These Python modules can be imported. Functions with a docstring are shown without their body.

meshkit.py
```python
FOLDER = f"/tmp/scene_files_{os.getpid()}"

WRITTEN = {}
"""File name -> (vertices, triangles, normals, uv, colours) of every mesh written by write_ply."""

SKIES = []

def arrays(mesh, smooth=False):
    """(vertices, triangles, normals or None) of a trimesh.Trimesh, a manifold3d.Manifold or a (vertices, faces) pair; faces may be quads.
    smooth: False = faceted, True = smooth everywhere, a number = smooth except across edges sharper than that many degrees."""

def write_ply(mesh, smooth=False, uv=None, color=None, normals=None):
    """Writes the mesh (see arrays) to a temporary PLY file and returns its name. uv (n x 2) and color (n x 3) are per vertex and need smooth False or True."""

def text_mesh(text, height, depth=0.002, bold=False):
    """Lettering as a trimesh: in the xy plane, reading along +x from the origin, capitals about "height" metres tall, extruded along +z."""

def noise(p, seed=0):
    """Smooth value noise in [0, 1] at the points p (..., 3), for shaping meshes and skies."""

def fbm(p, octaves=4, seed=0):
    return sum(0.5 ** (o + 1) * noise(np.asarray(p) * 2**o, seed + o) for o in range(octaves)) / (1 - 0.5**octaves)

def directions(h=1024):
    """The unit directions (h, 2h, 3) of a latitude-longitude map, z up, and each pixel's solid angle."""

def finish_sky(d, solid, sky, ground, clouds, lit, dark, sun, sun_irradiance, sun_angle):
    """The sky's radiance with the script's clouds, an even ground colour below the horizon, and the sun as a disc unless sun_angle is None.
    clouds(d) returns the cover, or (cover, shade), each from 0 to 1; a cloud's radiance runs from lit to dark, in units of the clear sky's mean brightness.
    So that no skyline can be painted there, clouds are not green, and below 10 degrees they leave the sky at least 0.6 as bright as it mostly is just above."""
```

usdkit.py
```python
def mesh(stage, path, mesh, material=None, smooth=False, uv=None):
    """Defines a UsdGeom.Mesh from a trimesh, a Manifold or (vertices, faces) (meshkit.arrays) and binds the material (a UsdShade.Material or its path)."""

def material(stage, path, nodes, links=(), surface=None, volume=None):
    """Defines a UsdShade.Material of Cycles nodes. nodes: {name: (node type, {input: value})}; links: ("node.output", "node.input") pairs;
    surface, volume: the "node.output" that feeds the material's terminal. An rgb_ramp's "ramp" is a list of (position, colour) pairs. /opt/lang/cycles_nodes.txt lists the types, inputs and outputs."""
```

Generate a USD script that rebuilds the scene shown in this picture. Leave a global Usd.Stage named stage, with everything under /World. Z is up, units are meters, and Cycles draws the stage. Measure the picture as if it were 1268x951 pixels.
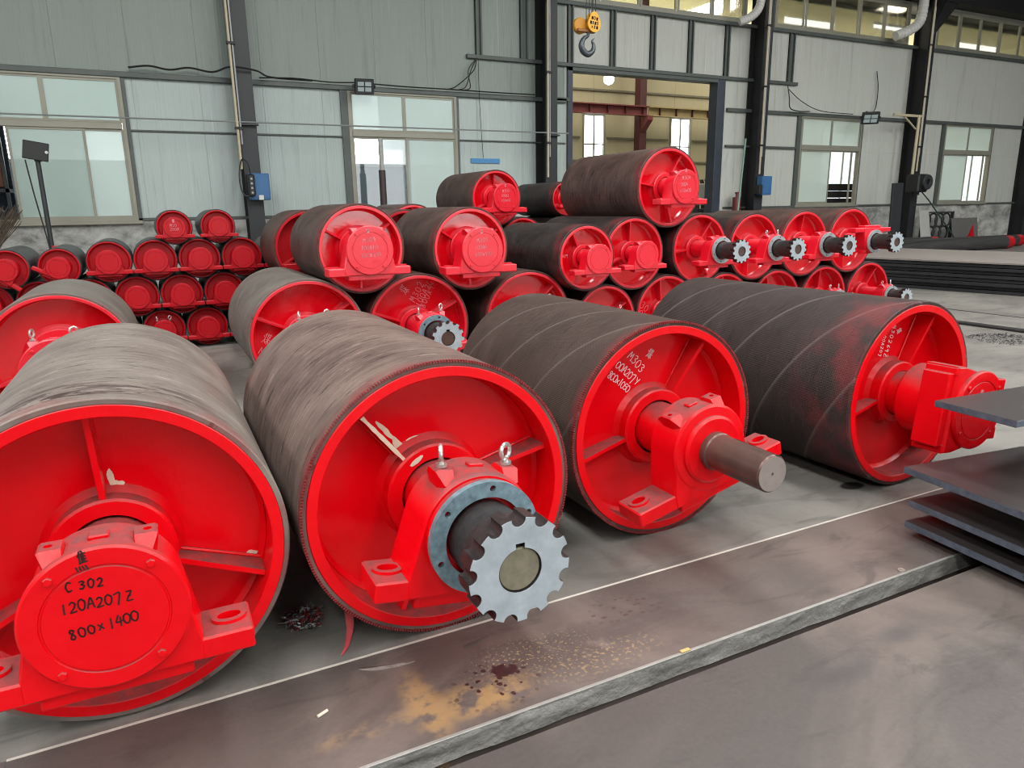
import math, random, numpy as np, trimesh, manifold3d as m3, usdkit, meshkit
from shapely.geometry import Polygon, Point, box as sbox
from shapely import affinity
from pxr import Usd, UsdGeom, UsdLux, UsdShade, Gf, Sdf
PI = math.pi
random.seed(7); rng = np.random.default_rng(7)
stage = Usd.Stage.CreateInMemory()
UsdGeom.SetStageUpAxis(stage, UsdGeom.Tokens.z); UsdGeom.SetStageMetersPerUnit(stage, 1.0)
world = UsdGeom.Xform.Define(stage, '/World'); stage.SetDefaultPrim(world.GetPrim())
UsdGeom.Scope.Define(stage, '/World/Looks')

# ------------------------------------------------------------------ camera, light, exposure
EYE = np.array([0, 0, 1.2398]); YAW, PITCH, ROLL, FPX = math.radians(26.573), math.radians(13.801), math.radians(-0.882), 885.98
fw = np.array([math.sin(YAW)*math.cos(PITCH), math.cos(YAW)*math.cos(PITCH), -math.sin(PITCH)])
r0 = np.array([math.cos(YAW), -math.sin(YAW), 0]); u0 = np.cross(r0, fw)
rt = r0*math.cos(ROLL) + u0*math.sin(ROLL); up = -r0*math.sin(ROLL) + u0*math.cos(ROLL)
cam = UsdGeom.Camera.Define(stage, '/World/camera')
cam.AddTransformOp().Set(Gf.Matrix4d(*rt, 0, *up, 0, *(-fw), 0, *EYE, 1))
cam.CreateHorizontalApertureAttr(36.0); cam.CreateVerticalApertureAttr(36.0*951/1268)
cam.CreateFocalLengthAttr(36.0*FPX/1268); cam.CreateClippingRangeAttr(Gf.Vec2f(0.05, 500))
cam.CreateExposureAttr(0.45)

dome = UsdLux.DomeLight.Define(stage, '/World/sky'); dome.CreateIntensityAttr(1.0); dome.CreateColorAttr(Gf.Vec3f(0.95, 0.98, 1.0))
def rect_light(name, x, y, z, w, h, power, color=(1, 1, 1)):
    l = UsdLux.RectLight.Define(stage, '/World/' + name)
    l.CreateWidthAttr(w); l.CreateHeightAttr(h); l.CreateIntensityAttr(power); l.CreateColorAttr(Gf.Vec3f(*color))
    l.AddTranslateOp().Set(Gf.Vec3d(x, y, z))                     # faces straight down: the roof's daylight strips
for i, x in enumerate((-9, -3, 3, 9, 15, 21)):
    rect_light('roof_skylight' + (f'_{i:03d}' if i else ''), x, -2.0, 8.7, 1.5, 16.0, 12.0, (1.0, 0.995, 0.97))
sun = UsdLux.DistantLight.Define(stage, '/World/sun'); sun.CreateIntensityAttr(5.0); sun.CreateAngleAttr(1.0); sun.CreateColorAttr(Gf.Vec3f(1.0, .97, .92))
_d = Gf.Vec3d(-.64, -.12, -.76).GetNormalized(); _r = Gf.Rotation(Gf.Vec3d(0, 0, -1), _d); sun.AddTransformOp().Set(Gf.Matrix4d().SetRotate(_r))
for i, x in enumerate((14, 22, 30)):
    rect_light(f'far_hall_skylight' + (f'_{i:03d}' if i else ''), x, 19.0, 9.3, 1.5, 8.0, 11.0, (1.0, 0.93, 0.75))

# ------------------------------------------------------------------ helpers: naming
used = {}
def numbered(path):
    n = used.get(path, -1) + 1; used[path] = n
    return path if n == 0 else f'{path}_{n:03d}'
def meta(p, label=None, cat=None, group=None, kind=None):
    p = p.GetPrim() if hasattr(p, 'GetPrim') else p
    for k, v in (('label', label), ('category', cat), ('group', group), ('kind', kind)):
        if v: p.SetCustomDataByKey(k, v)
    return p
class T:                                                          # a thing (or part): path + children
    def __init__(s, path): s.path = path
def thing(name, label, cat, loc=(0, 0, 0), rz=0, group=None, kind=None, rx=0, ry=0):
    path = numbered('/World/' + name); x = UsdGeom.Xform.Define(stage, path)
    x.AddTranslateOp().Set(Gf.Vec3d(*loc))
    if rz or rx or ry: x.AddRotateXYZOp().Set(Gf.Vec3f(rx, ry, rz))
    meta(x, label, cat, group, kind); return T(path)
def part(parent, name, mesh, mat, smooth=30, label=None, lift=None, kind=None, uv=None):
    path = numbered((parent.path if parent else '/World') + '/' + name)
    m = usdkit.mesh(stage, path, mesh, mat, smooth=smooth)
    if lift: m.AddTranslateOp().Set(Gf.Vec3d(*lift))
    meta(m, label, None, None, kind); return T(path)
def single(name, label, cat, mesh, mat, smooth=30, group=None, kind=None):
    t = part(None, name, mesh, mat, smooth); meta(stage.GetPrimAtPath(t.path), label, cat, group, kind); return t
def clone(t, label, loc, rz=0, group=None):
    src = stage.GetPrimAtPath(t.path); base = t.path
    path = numbered(base); x = UsdGeom.Xform.Define(stage, path)
    x.GetPrim().GetReferences().AddInternalReference(base); x.GetPrim().SetInstanceable(True)
    xf = UsdGeom.Xformable(x); xf.ClearXformOpOrder()
    xf.GetPrim().CreateAttribute('xformOp:translate', Sdf.ValueTypeNames.Double3).Set(Gf.Vec3d(*loc))
    ops = ['xformOp:translate']
    if rz: xf.GetPrim().CreateAttribute('xformOp:rotateXYZ', Sdf.ValueTypeNames.Float3).Set(Gf.Vec3f(0, 0, rz)); ops.append('xformOp:rotateXYZ')
    xf.GetXformOpOrderAttr().Set(ops)
    meta(x, label, src.GetCustomDataByKey('category'), group); return T(path)

# ------------------------------------------------------------------ helpers: shapes (trimesh)
def tm(v, f): return trimesh.Trimesh(np.asarray(v, float), np.asarray(f, int), process=False)
def cat(*ms): return trimesh.util.concatenate([x for x in ms])
def man(x): return m3.Manifold(m3.Mesh(np.asarray(x.vertices, np.float32), np.asarray(x.faces, np.uint32)))
def unman(x):
    m = x.to_mesh(); return tm(m.vert_properties[:, :3], m.tri_verts)
def bx(x0, x1, y0, y1, z0, z1, b=0.0):
    if b <= 0:
        m = trimesh.creation.box((x1-x0, y1-y0, z1-z0)); m.apply_translation(((x0+x1)/2, (y0+y1)/2, (z0+z1)/2)); return tm(m.vertices, m.faces)
    c = []
    for sx in (0, 1):
        for sy in (0, 1):
            for sz in (0, 1):
                p = np.array([(x0, x1)[sx], (y0, y1)[sy], (z0, z1)[sz]]); d = np.array([1-2*sx, 1-2*sy, 1-2*sz])*b
                for k in range(3):
                    q = p + d; q[k] = p[k]; c.append(q)
    return unman(m3.Manifold.hull_points(np.array(c, np.float32)))
def lathe(prof, n=48, closed=True):
    """Revolve (r, y) points about the y axis; a closed profile makes a ring."""
    prof = np.asarray(prof, float); k = len(prof); a = np.arange(n)*2*PI/n
    v = np.stack([np.outer(np.sin(a), prof[:, 0]), np.tile(prof[:, 1], (n, 1)), np.outer(np.cos(a), prof[:, 0])], -1).reshape(-1, 3)
    f = []
    for i in range(n):
        j = (i+1) % n
        for p in range(k if closed else k-1):
            q = (p+1) % k
            A, B, C, D = i*k+p, i*k+q, j*k+q, j*k+p
            if prof[p, 0] > 1e-9 or prof[q, 0] > 1e-9:
                if prof[q, 0] > 1e-9: f.append((A, B, C))
                if prof[p, 0] > 1e-9: f.append((A, C, D))
    m = tm(v, f); m.merge_vertices()
    m.fix_normals()
    return m
def ring(r1, r0_, y0, y1, n=48, b=0.0):
    if b: return lathe([(r1-b, y0), (r1, y0+b), (r1, y1-b), (r1-b, y1), (r0_+b, y1), (r0_, y1-b), (r0_, y0+b), (r0_+b, y0)], n)
    return lathe([(r1, y0), (r1, y1), (r0_, y1), (r0_, y0)], n)
def disc(r, y0, y1, n=32, b=0.0):                                 # solid cylinder along y
    if b: return lathe([(0, y0), (r-b, y0), (r, y0+b), (r, y1), (0, y1)], n, False)
    return lathe([(0, y0), (r, y0), (r, y1), (0, y1)], n, False)
def prism(poly, y0, y1):                                          # polygon in (x, z) pushed along y
    ms = []
    for g in getattr(poly, 'geoms', [poly]):
        m = trimesh.creation.extrude_polygon(g, y1-y0, engine='earcut')
        v = m.vertices; ms.append(tm(np.stack([v[:, 0], y1 - v[:, 2], v[:, 1]], -1), m.faces))
    m = cat(*ms); m.fix_normals(); return m
def rodm(a, b, r, n=10):
    a, b = np.array(a, float), np.array(b, float)
    return tube([a, b], r, n)
def tube(pts, r, n=8):
    pts = np.array(pts, float); k = len(pts); v = []; f = []
    t = np.gradient(pts, axis=0); t /= np.linalg.norm(t, axis=1)[:, None]
    ref = np.array([0, 0, 1.0]) if abs(t[0][2]) < .9 else np.array([1.0, 0, 0])
    for i in range(k):
        s = np.cross(t[i], ref); s /= np.linalg.norm(s); w = np.cross(s, t[i]); ref = w
        for j in range(n):
            a = 2*PI*j/n; v.append(pts[i] + r*(math.cos(a)*s + math.sin(a)*w))
    for i in range(k-1):
        for j in range(n):
            a, b = i*n+j, i*n+(j+1) % n; f += [(a, b, b+n), (a, b+n, a+n)]
    v += [pts[0], pts[-1]]
    for j in range(n): f += [(k*n, (j+1) % n, j), (k*n+1, (k-1)*n+j, (k-1)*n+(j+1) % n)]
    m = tm(v, f); m.fix_normals(); return m
def curve(ctrl, n=24):
    """Catmull-Rom through the control points."""
    P = np.array(ctrl, float); P = np.vstack([2*P[0]-P[1], P, 2*P[-1]-P[-2]]); out = []
    for i in range(1, len(P)-2):
        for s in np.linspace(0, 1, max(2, n//(len(P)-3)), endpoint=False):
            a, b, c, d = P[i-1:i+3]
            out.append(.5*((2*b) + (c-a)*s + (2*a-5*b+4*c-d)*s*s + (3*b-a-3*c+d)*s**3))
    return np.array(out + [P[-2]])
def torus(R, r, n=24, k=8):                                       # ring in the x-z plane
    return lathe([(R + r*math.cos(a), r*math.sin(a)) for a in np.arange(k)*2*PI/k], n)
def rolled(m, deg):                                               # turn about the y axis, anticlockwise as seen from the front
    c, s = math.cos(math.radians(deg)), math.sin(math.radians(deg)); v = m.vertices
    return tm(np.stack([v[:, 0]*c - v[:, 2]*s, v[:, 1], v[:, 0]*s + v[:, 2]*c], -1), m.faces)
def moved(m, x=0, y=0, z=0): return tm(m.vertices + np.array([x, y, z]), m.faces)

# ------------------------------------------------------------------ helpers: materials
class Ref(str): pass
class Node:
    def __init__(s, n): s.__dict__['n'] = n
    def __getattr__(s, k): return Ref(f'{s.n}.{k}')
class G:
    def __init__(s): s.nodes, s.links = {}, []
    def __call__(s, kind, **kw):
        n = f'n{len(s.nodes)}'; inp = {}
        for k, v in kw.items():
            if isinstance(v, Ref): s.links.append((str(v), f'{n}.{k}'))
            else: inp[k] = v
        s.nodes[n] = (kind, inp); return Node(n)
    def math(s, op, a, b=0.0, c=0.0, clamp=False): return s('math', math_type=op, value1=a, value2=b, value3=c, use_clamp=clamp).value
    def mixc(s, fac, a, b, kind='mix'): return s('mix_color', blend_type=kind, fac=fac, a=a, b=b).result
    def ramp(s, fac, stops): return s('rgb_ramp', fac=fac, ramp=stops).color
    def step(s, v, lo, hi): return s('map_range', range_type='smoothstep', value=v, from_min=lo, from_max=hi, to_min=0.0, to_max=1.0, clamp=True).result
    def noise(s, vec, scale, detail=3.0, rough=.55, dist=0.0): return s('noise_texture', vector=vec, scale=scale, detail=detail, roughness=rough, distortion=dist).fac
    def scaled(s, vec, sx, sy, sz): return s('mapping', mapping_type='point', vector=vec, scale=(sx, sy, sz)).vector
    def done(s, name, surface): return usdkit.material(stage, '/World/Looks/' + name, s.nodes, s.links, surface=str(surface))
def g3(c): return (c, c, c)
def plain(name, color, rough=.5, metal=0.0, var=.12, scale=6.0, bump=0.0, bscale=60.0, spec=.5, world_=False):
    g = G(); co = g('geometry').position if world_ else g('texture_coordinate').object
    n = g.noise(co, scale, 4.0)
    c = g.mixc(n, tuple(x*(1-var) for x in color), tuple(min(1, x*(1+var)) for x in color))
    kw = dict(base_color=c, roughness=rough, metallic=metal, specular_ior_level=spec)
    if bump: kw['normal'] = g('bump', height=g.noise(co, bscale, 3.0), strength=bump, distance=.01).normal
    return g.done(name, g('principled_bsdf', **kw).BSDF)
def red_paint(name, color, rough, dust=.25, dustc=(.42, .10, .10), spec=.5):
    """Gloss enamel; rubbed and dusty in places, most on what faces up."""
    g = G(); geo = g('geometry'); co = geo.position
    n = g.noise(co, 5.0, 4.0); n2 = g.noise(co, 26.0, 4.0)
    c = g.mixc(n, tuple(x*.9 for x in color), tuple(min(1, x*1.08) for x in color))
    nz = g('separate_xyz', vector=geo.normal).z
    d = g.math('multiply', g.step(nz, .35, .95), g.math('multiply_add', n2, .9, dust-.2, True), 0, True)
    c = g.mixc(d, c, dustc)
    b = g('bump', height=g.math('multiply_add', g.noise(co, 90.0, 2.0), .35, g.noise(co, 14.0, 2.0)), strength=.12, distance=.01).normal
    r = g.math('multiply_add', d, .3, g.math('multiply_add', n2, .14, rough-.07))
    return g.done(name, g('principled_bsdf', base_color=c, roughness=r, normal=b, specular_ior_level=spec).BSDF)
def lagging(name, c1, c2, pattern=None, torn=False, rough=.55, redv=None, streak=1.0, pitch=.013):
    """Rubber on a drum: coordinates run round (u) and along (v) the drum in metres."""
    g = G(); co = g('texture_coordinate').object; sp = g('separate_xyz', vector=co)
    u = g.math('multiply', g.math('arctan2', sp.x, sp.z), .4); v = sp.y
    uv = g('combine_xyz', x=u, y=v, z=0.0).vector
    n1 = g.noise(uv, 3.2, 5.0, .6, .4); n2 = g.noise(g.scaled(uv, 3.0, 46.0, 1), 1.0, 4.0, .65); n3 = g.noise(uv, 60.0, 3.0)
    f = g.math('multiply_add', g.math('subtract', n2, .5), 1.5*streak, g.math('multiply_add', g.math('subtract', n1, .5), 2.2, .5), True)
    c = g.mixc(f, c1, c2)
    patchy = g.step(g.noise(g.scaled(uv, 1.0, 2.0, 1), 2.1, 3.0, .5, 1.2), .52, .60)
    c = g.mixc(g.math('multiply', patchy, .35), c, tuple(x*.8 for x in c1))
    scuff = g.step(g.noise(g.scaled(uv, 2.0, 13.0, 1), 2.6, 6.0, .72), .585, .615)
    c = g.mixc(g.math('multiply', scuff, .75), c, tuple(x*.3 for x in c1))
    nick = g.step(g.noise(g.scaled(g('mapping', mapping_type='point', vector=uv, location=(3.1, 7.7, 0)).vector, 2.2, 20.0, 1), 2.4, 6.0, .7), .61, .63)
    c = g.mixc(g.math('multiply', nick, .4), c, tuple(min(1, x*2.2) for x in c2))
    if torn:                                                      # torn, blackened rubber close to the front edge
        tm_ = g.math('multiply', g.math('multiply', g.math('multiply', g.step(v, .015, .06), g.math('subtract', 1.0, g.step(v, .12, .26))), g.math('subtract', 1.0, g.step(g.math('absolute', g.math('add', u, .06)), .16, .42))), g.step(g.noise(g.scaled(uv, 2.4, 8.0, 1), 2.6, 7.0, .72, .8), .49, .53))
        c = g.mixc(g.math('multiply', tm_, .9), c, (.035, .018, .018))
    h = g.math('multiply_add', n3, .5, g.math('multiply', n2, .6*streak))
    bs = .25
    if pattern:
        k = 2*PI/pitch
        a = g.math('sine', g.math('multiply', g.math('add', u, v), k)); b = g.math('sine', g.math('multiply', g.math('subtract', u, v), k))
        dm = g.math('multiply', a, b); dmp = g.math('multiply_add', dm, .5, .5)
        fold = g('wave_texture', wave_type='bands', bands_direction='diagonal', vector=g.scaled(uv, 1.0, 1.5, 1), scale=1.25, distortion=2.2, detail=3.0, profile='saw').fac
        edge = g.step(fold, .93, 1.0)
        c = g.mixc(g.math('multiply', dmp, .45), c, tuple(min(1, x*1.6) for x in c2))
        c = g.mixc(g.math('multiply', edge, .5), c, (.16, .14, .13))
        h = g.math('multiply_add', dm, .55, g.math('multiply_add', edge, 1.0, g.math('multiply', fold, .8)))
        bs = .4
    if redv:                                                      # overspray of red paint near the painted end
        m = g.math('multiply', g.math('subtract', 1.0, g.step(v, redv*.2, redv)), g.step(g.noise(uv, 5.0, 4.0), .42, .62))
        c = g.mixc(g.math('multiply', m, .42), c, (.22, .025, .03))
    b = g('bump', height=h, strength=bs, distance=.006).normal
    r = g.math('multiply_add', n1, .2, rough-.1)
    return g.done(name, g('principled_bsdf', base_color=c, roughness=r, normal=b, specular_ior_level=.25).BSDF)

RED = red_paint('red_enamel', (.70, .0015, .006), .26, dust=.62, dustc=(.165, .05, .05), spec=.28)
RED_IN = red_paint('red_enamel_disc', (.70, .0010, .006), .17, dust=.05, spec=.3)
RED_B = red_paint('red_enamel_stack', (.66, .003, .018), .36, spec=.75, dust=.15, dustc=(.5, .1, .12))
RED_BD = red_paint('red_enamel_stack_disc', (.66, .002, .010), .12, dust=.03, spec=.9)
RED_D = red_paint('red_enamel_dull', (.40, .004, .010), .40, spec=.3, dust=.2, dustc=(.4, .07, .08))
EDGE_RED = plain('red_stained_edge', (.20, .012, .014), .55, var=.6, scale=40.0, bump=.3)
LAG1 = lagging('lagging_pale_grey', (.115, .090, .080), (.21, .185, .160), rough=.5, redv=.10, torn=True)
LAG2 = lagging('lagging_brown_grey', (.075, .048, .042), (.19, .138, .118), rough=.5, redv=.08)
LAG3 = lagging('lagging_wrapped_brown', (.022, .0135, .011), (.060, .040, .033), 'd', .42, redv=.06, streak=.3)
LAG4 = lagging('lagging_wrapped_dark', (.014, .0085, .008), (.040, .028, .026), 'd', .36, redv=.36, streak=.3)
LAGA = lagging('lagging_grey_drum', (.10, .09, .08), (.17, .155, .135), rough=.55, redv=.03, streak=.4)
LAGB = lagging('lagging_stack_brown', (.036, .022, .019), (.092, .056, .047), rough=.5, redv=.12)
LAGC = lagging('lagging_stack_dark', (.016, .012, .012), (.045, .035, .033), rough=.42, redv=.2)
LAGS = lagging('lagging_small_black', (.018, .018, .020), (.06, .058, .058), rough=.42)
STEEL = plain('galvanised_steel', (.42, .46, .48), .45, .55, var=.25, scale=30.0, bump=.1)
PLATE_B = plain('blued_plate', (.17, .255, .30), .40, .3, var=.75, scale=45.0)
SHAFT = plain('oiled_shaft_steel', (.115, .068, .058), .33, .4, var=.35, scale=18.0)
SHAFT_END = plain('machined_steel_end', (.42, .36, .33), .38, .6, var=.2, scale=25.0)
HUBST = plain('rusty_brown_bore', (.19, .17, .12), .55, .25, var=.5, scale=40.0)
COUP = plain('black_greased_steel', (.035, .03, .03), .38, .3, var=.6, scale=40.0, bump=.3)
STEEL_F = plain('mottled_pale_steel', (.40, .46, .50), .42, .35, var=.32, scale=22.0, bump=.05)
CHROME = plain('zinc_plated', (.62, .62, .60), .25, .8, var=.1)
FILLER = plain('putty_filler', (.62, .55, .42), .7, 0, var=.15, scale=60.0)
CHALK = plain('white_chalk', (.80, .62, .62), .8, 0, var=.1)
CHALK_F = plain('faded_chalk', (.72, .34, .38), .8, 0, var=.1)
MARKER = plain('black_marker', (.035, .006, .006), .5, 0)
DARK = plain('dark_painted_steel', (.035, .038, .042), .45, .2, var=.2)
BLACKP = plain('black_plastic', (.014, .014, .015), .45, 0)

# ------------------------------------------------------------------ handwriting: strokes on a 1 x 1 cell
GL = {'0': ['.5,1 .1,.8 .05,.3 .4,0 .8,.2 .9,.7 .5,1'], '1': ['.5,1 .45,0'], '2': ['.1,.8 .4,1 .8,.8 .6,.4 .1,0 .9,.05'],
 '3': ['.1,.9 .5,1 .8,.8 .4,.55 .85,.35 .5,0 .1,.1'], '4': ['.5,1 .1,.4 .95,.45', '.7,.8 .6,0'], '5': ['.85,1 .3,.95 .2,.55 .6,.6 .85,.3 .5,0 .1,.1'],
 '6': ['.7,1 .25,.6 .15,.2 .5,0 .8,.25 .5,.5 .2,.3'], '7': ['.05,.9 .85,1 .5,-.3'], '8': ['.8,.85 .4,1 .2,.75 .75,.3 .5,0 .15,.2 .8,.85'],
 '9': ['.8,.8 .4,1 .2,.7 .6,.55 .8,.85 .7,0'], 'A': ['0,0 .5,1 .9,0', '.2,.4 .75,.4'], 'C': ['.85,.9 .4,1 .1,.5 .4,0 .85,.1'],
 'M': ['0,0 .15,1 .5,.4 .8,1 1,0'], 'Z': ['.1,1 .85,.95 .1,.05 .95,0', '.3,.5 .75,.55'], 'Y': ['.05,1 .5,.5', '.95,1 .45,0'], 'x': ['.1,.7 .8,.1', '.8,.7 .1,.05'],
 'q': ['.35,1 .1,.6', '.25,.75 .2,0', '.55,1.05 .65,.9', '.45,.8 1,.85', '.5,.8 .5,.1', '.5,.55 .95,.58', '.5,.33 .95,.36', '.4,.08 1.05,.12', '.72,.85 .72,.1'],
 'd': ['.0,.5 .1,.2', '.35,.5 .4,.25', '.65,.5 .75,.25', '.95,.5 1.1,.2'],
 'm': ['.15,.9 .3,.6', '0,.7 .1,.55', '.3,1 .25,.4 0,0', '.25,.4 .4,.1', '.45,.85 1.05,.9', '.6,1 .6,.55 .9,.57 .9,1', '.6,.72 .9,.74', '.4,.4 1.1,.42', '.75,.55 .75,-.05', '.75,.4 .45,.05', '.75,.4 1.05,.05']}
def writing(lines, th=.003, y=-.0007):
    """lines: (text, x, z, height, degrees[, letter pitch]) in the plane facing -y."""
    V, F = [], []
    for ln in lines:
        text, x, z, h, deg = ln[:5]; pit = ln[5] if len(ln) > 5 else .82
        c, s = math.cos(math.radians(deg)), math.sin(math.radians(deg))
        for k, ch in enumerate(text):
            if ch == ' ': continue
            hh = h*(.9 + .2*rng.random()); off = .1*h*(rng.random()-.5)
            for st in GL[ch]:
                P = np.array([[float(a) for a in q.split(',')] for q in st.split()])
                P = np.stack([(k*pit + P[:, 0]*.6)*h, P[:, 1]*hh + off], -1)
                if len(P) > 2: P = curve(np.c_[P, np.zeros(len(P))], 3*len(P))[:, :2]
                Q = np.stack([x + P[:, 0]*c - P[:, 1]*s, z + P[:, 0]*s + P[:, 1]*c], -1)
                for a, b in zip(Q[:-1], Q[1:]):
                    d = b-a; L = np.linalg.norm(d)
                    if L < 1e-6: continue
                    d /= L; nn = np.array([-d[1], d[0]])*th/2; a2, b2 = a-d*th*.3, b+d*th*.3; i = len(V)
                    V += [(q[0], y, q[1]) for q in (a2+nn, a2-nn, b2-nn, b2+nn)]; F += [(i, i+1, i+2), (i, i+2, i+3)]
    return tm(V, F)
def patch(cx, cz, rx, rz, deg, y, seed, n=40, rough=.38):
    """An irregular thin daub in the plane facing -y."""
    a = np.arange(n)*2*PI/n; q = np.random.default_rng(seed); k = 1 - rough*np.interp(np.arange(n)/n*(n//3), np.arange(n//3+1), (lambda r_: np.r_[r_, r_[:1]])(q.random(n//3))) - .08*q.random(n)
    p = np.stack([rx*k*np.cos(a), rz*k*np.sin(a)], -1); c, s = math.cos(math.radians(deg)), math.sin(math.radians(deg))
    poly = Polygon(np.stack([cx + p[:, 0]*c - p[:, 1]*s, cz + p[:, 0]*s + p[:, 1]*c], -1)).buffer(0)
    return prism(poly, y-.0012, y)

# ------------------------------------------------------------------ the drum (conveyor pulley); its axis is y, its face y = 0, its axis lifted by R
def bearing_block(s, fw_, y0, y1, roll, slots=True, lugs=True):
    """Pillow block: round head running into a footed base."""
    c = Point(0, 0).buffer(.152*s, 24); hullp = c.union(sbox(-.178*s, -.165*s, .178*s, -.118*s)).convex_hull
    front = affinity.scale(hullp, .965, .965, origin=(0, -.02*s))
    pts = [(x, yy, z) for yy, P in ((y0+.012*s, hullp), (y1, hullp), (y0, front)) for x, z in P.exterior.coords]
    m = m3.Manifold.hull_points(np.array(pts, np.float32))
    m += man(bx(-.15*s, .15*s, y0+.015, y1-.01, -.198*s, -.16*s, .004))
    for q in (-1, 1):
        xa, xb = sorted((q*.14*s, q*fw_))
        foot = man(bx(xa, xb, y0+.004, y1, -.168*s, -.114*s, .005))
        if slots:
            xm, ym = q*(fw_ - .048*s), (y0+y1)/2+.004
            pad = trimesh.creation.cylinder(.034*s, .012*s, sections=24); pad.apply_scale((1.15, .9, 1)); pad.apply_translation((xm, ym, -.112*s))
            foot += man(pad)
            hole = trimesh.creation.cylinder(.021*s, .2*s, sections=20); hole.apply_scale((1.3, .8, 1)); hole.apply_translation((xm, ym, -.14*s))
            foot -= man(hole)
        m += foot
        if not lugs: continue
        ly = ((y0+y1)/2-.024*s, (y0+y1)/2+.024*s)
        lug = np.array([(q*x*s, yy, z*s) for x, z in ((.06, .10), (.068, .150), (.108, .150), (.114, .146), (.114, .138), (.106, .09)) for yy in ly] + [(q*x*s, yy, z*s) for x, z in ((.07, .11), (.10, .12)) for yy in (y0+.012, y1)], np.float32)
        lg_ = m3.Manifold.hull_points(lug); lh = trimesh.creation.cylinder(.009*s, .1*s, sections=12); lh.apply_translation((q*.094*s, (y0+y1)/2, .15*s)); m += lg_; m -= man(lh) ^ man(bx(-1, 1, -1, 1, .135*s, 1))
    m += man(bx(-.02*s, .02*s, (y0+y1)/2-.015, (y0+y1)/2+.015, .12*s, .16*s, .003))
    return rolled(unman(m), roll)
def notched(r, hole, teeth, nr, y0, y1, key=True):
    p = Point(0, 0).buffer(r, 40)
    for k in range(teeth):
        a = 2*PI*(k+.3)/teeth; p = p.difference(Point((r*.985)*math.cos(a), (r*.985)*math.sin(a)).buffer(nr, 5))
    if hole:
        h = Point(0, 0).buffer(hole, 16)
        if key: h = h.union(sbox(-.012, 0, .012, hole*1.22))
        p = p.difference(h)
    return prism(p, y0, y1)
def eyebolt(host, x, y, z, turn, R, s=1.0):
    m = torus(.019*s, .0058*s, 20, 8); c, q = math.cos(turn), math.sin(turn)
    m = tm(np.stack([m.vertices[:, 0]*c - m.vertices[:, 1]*q, m.vertices[:, 0]*q + m.vertices[:, 1]*c, m.vertices[:, 2]], -1), m.faces)
    sh = trimesh.creation.cylinder(.007*s, .02*s, sections=10); col = trimesh.creation.cylinder(.015*s, .008*s, sections=14)
    m = cat(moved(m, 0, 0, .035*s), moved(tm(sh.vertices, sh.faces), 0, 0, .01*s), moved(tm(col.vertices, col.faces), 0, 0, .004*s))
    return part(host, 'eye_bolt', moved(m, x, y, z), CHROME, label='bright zinc eye bolt')

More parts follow.
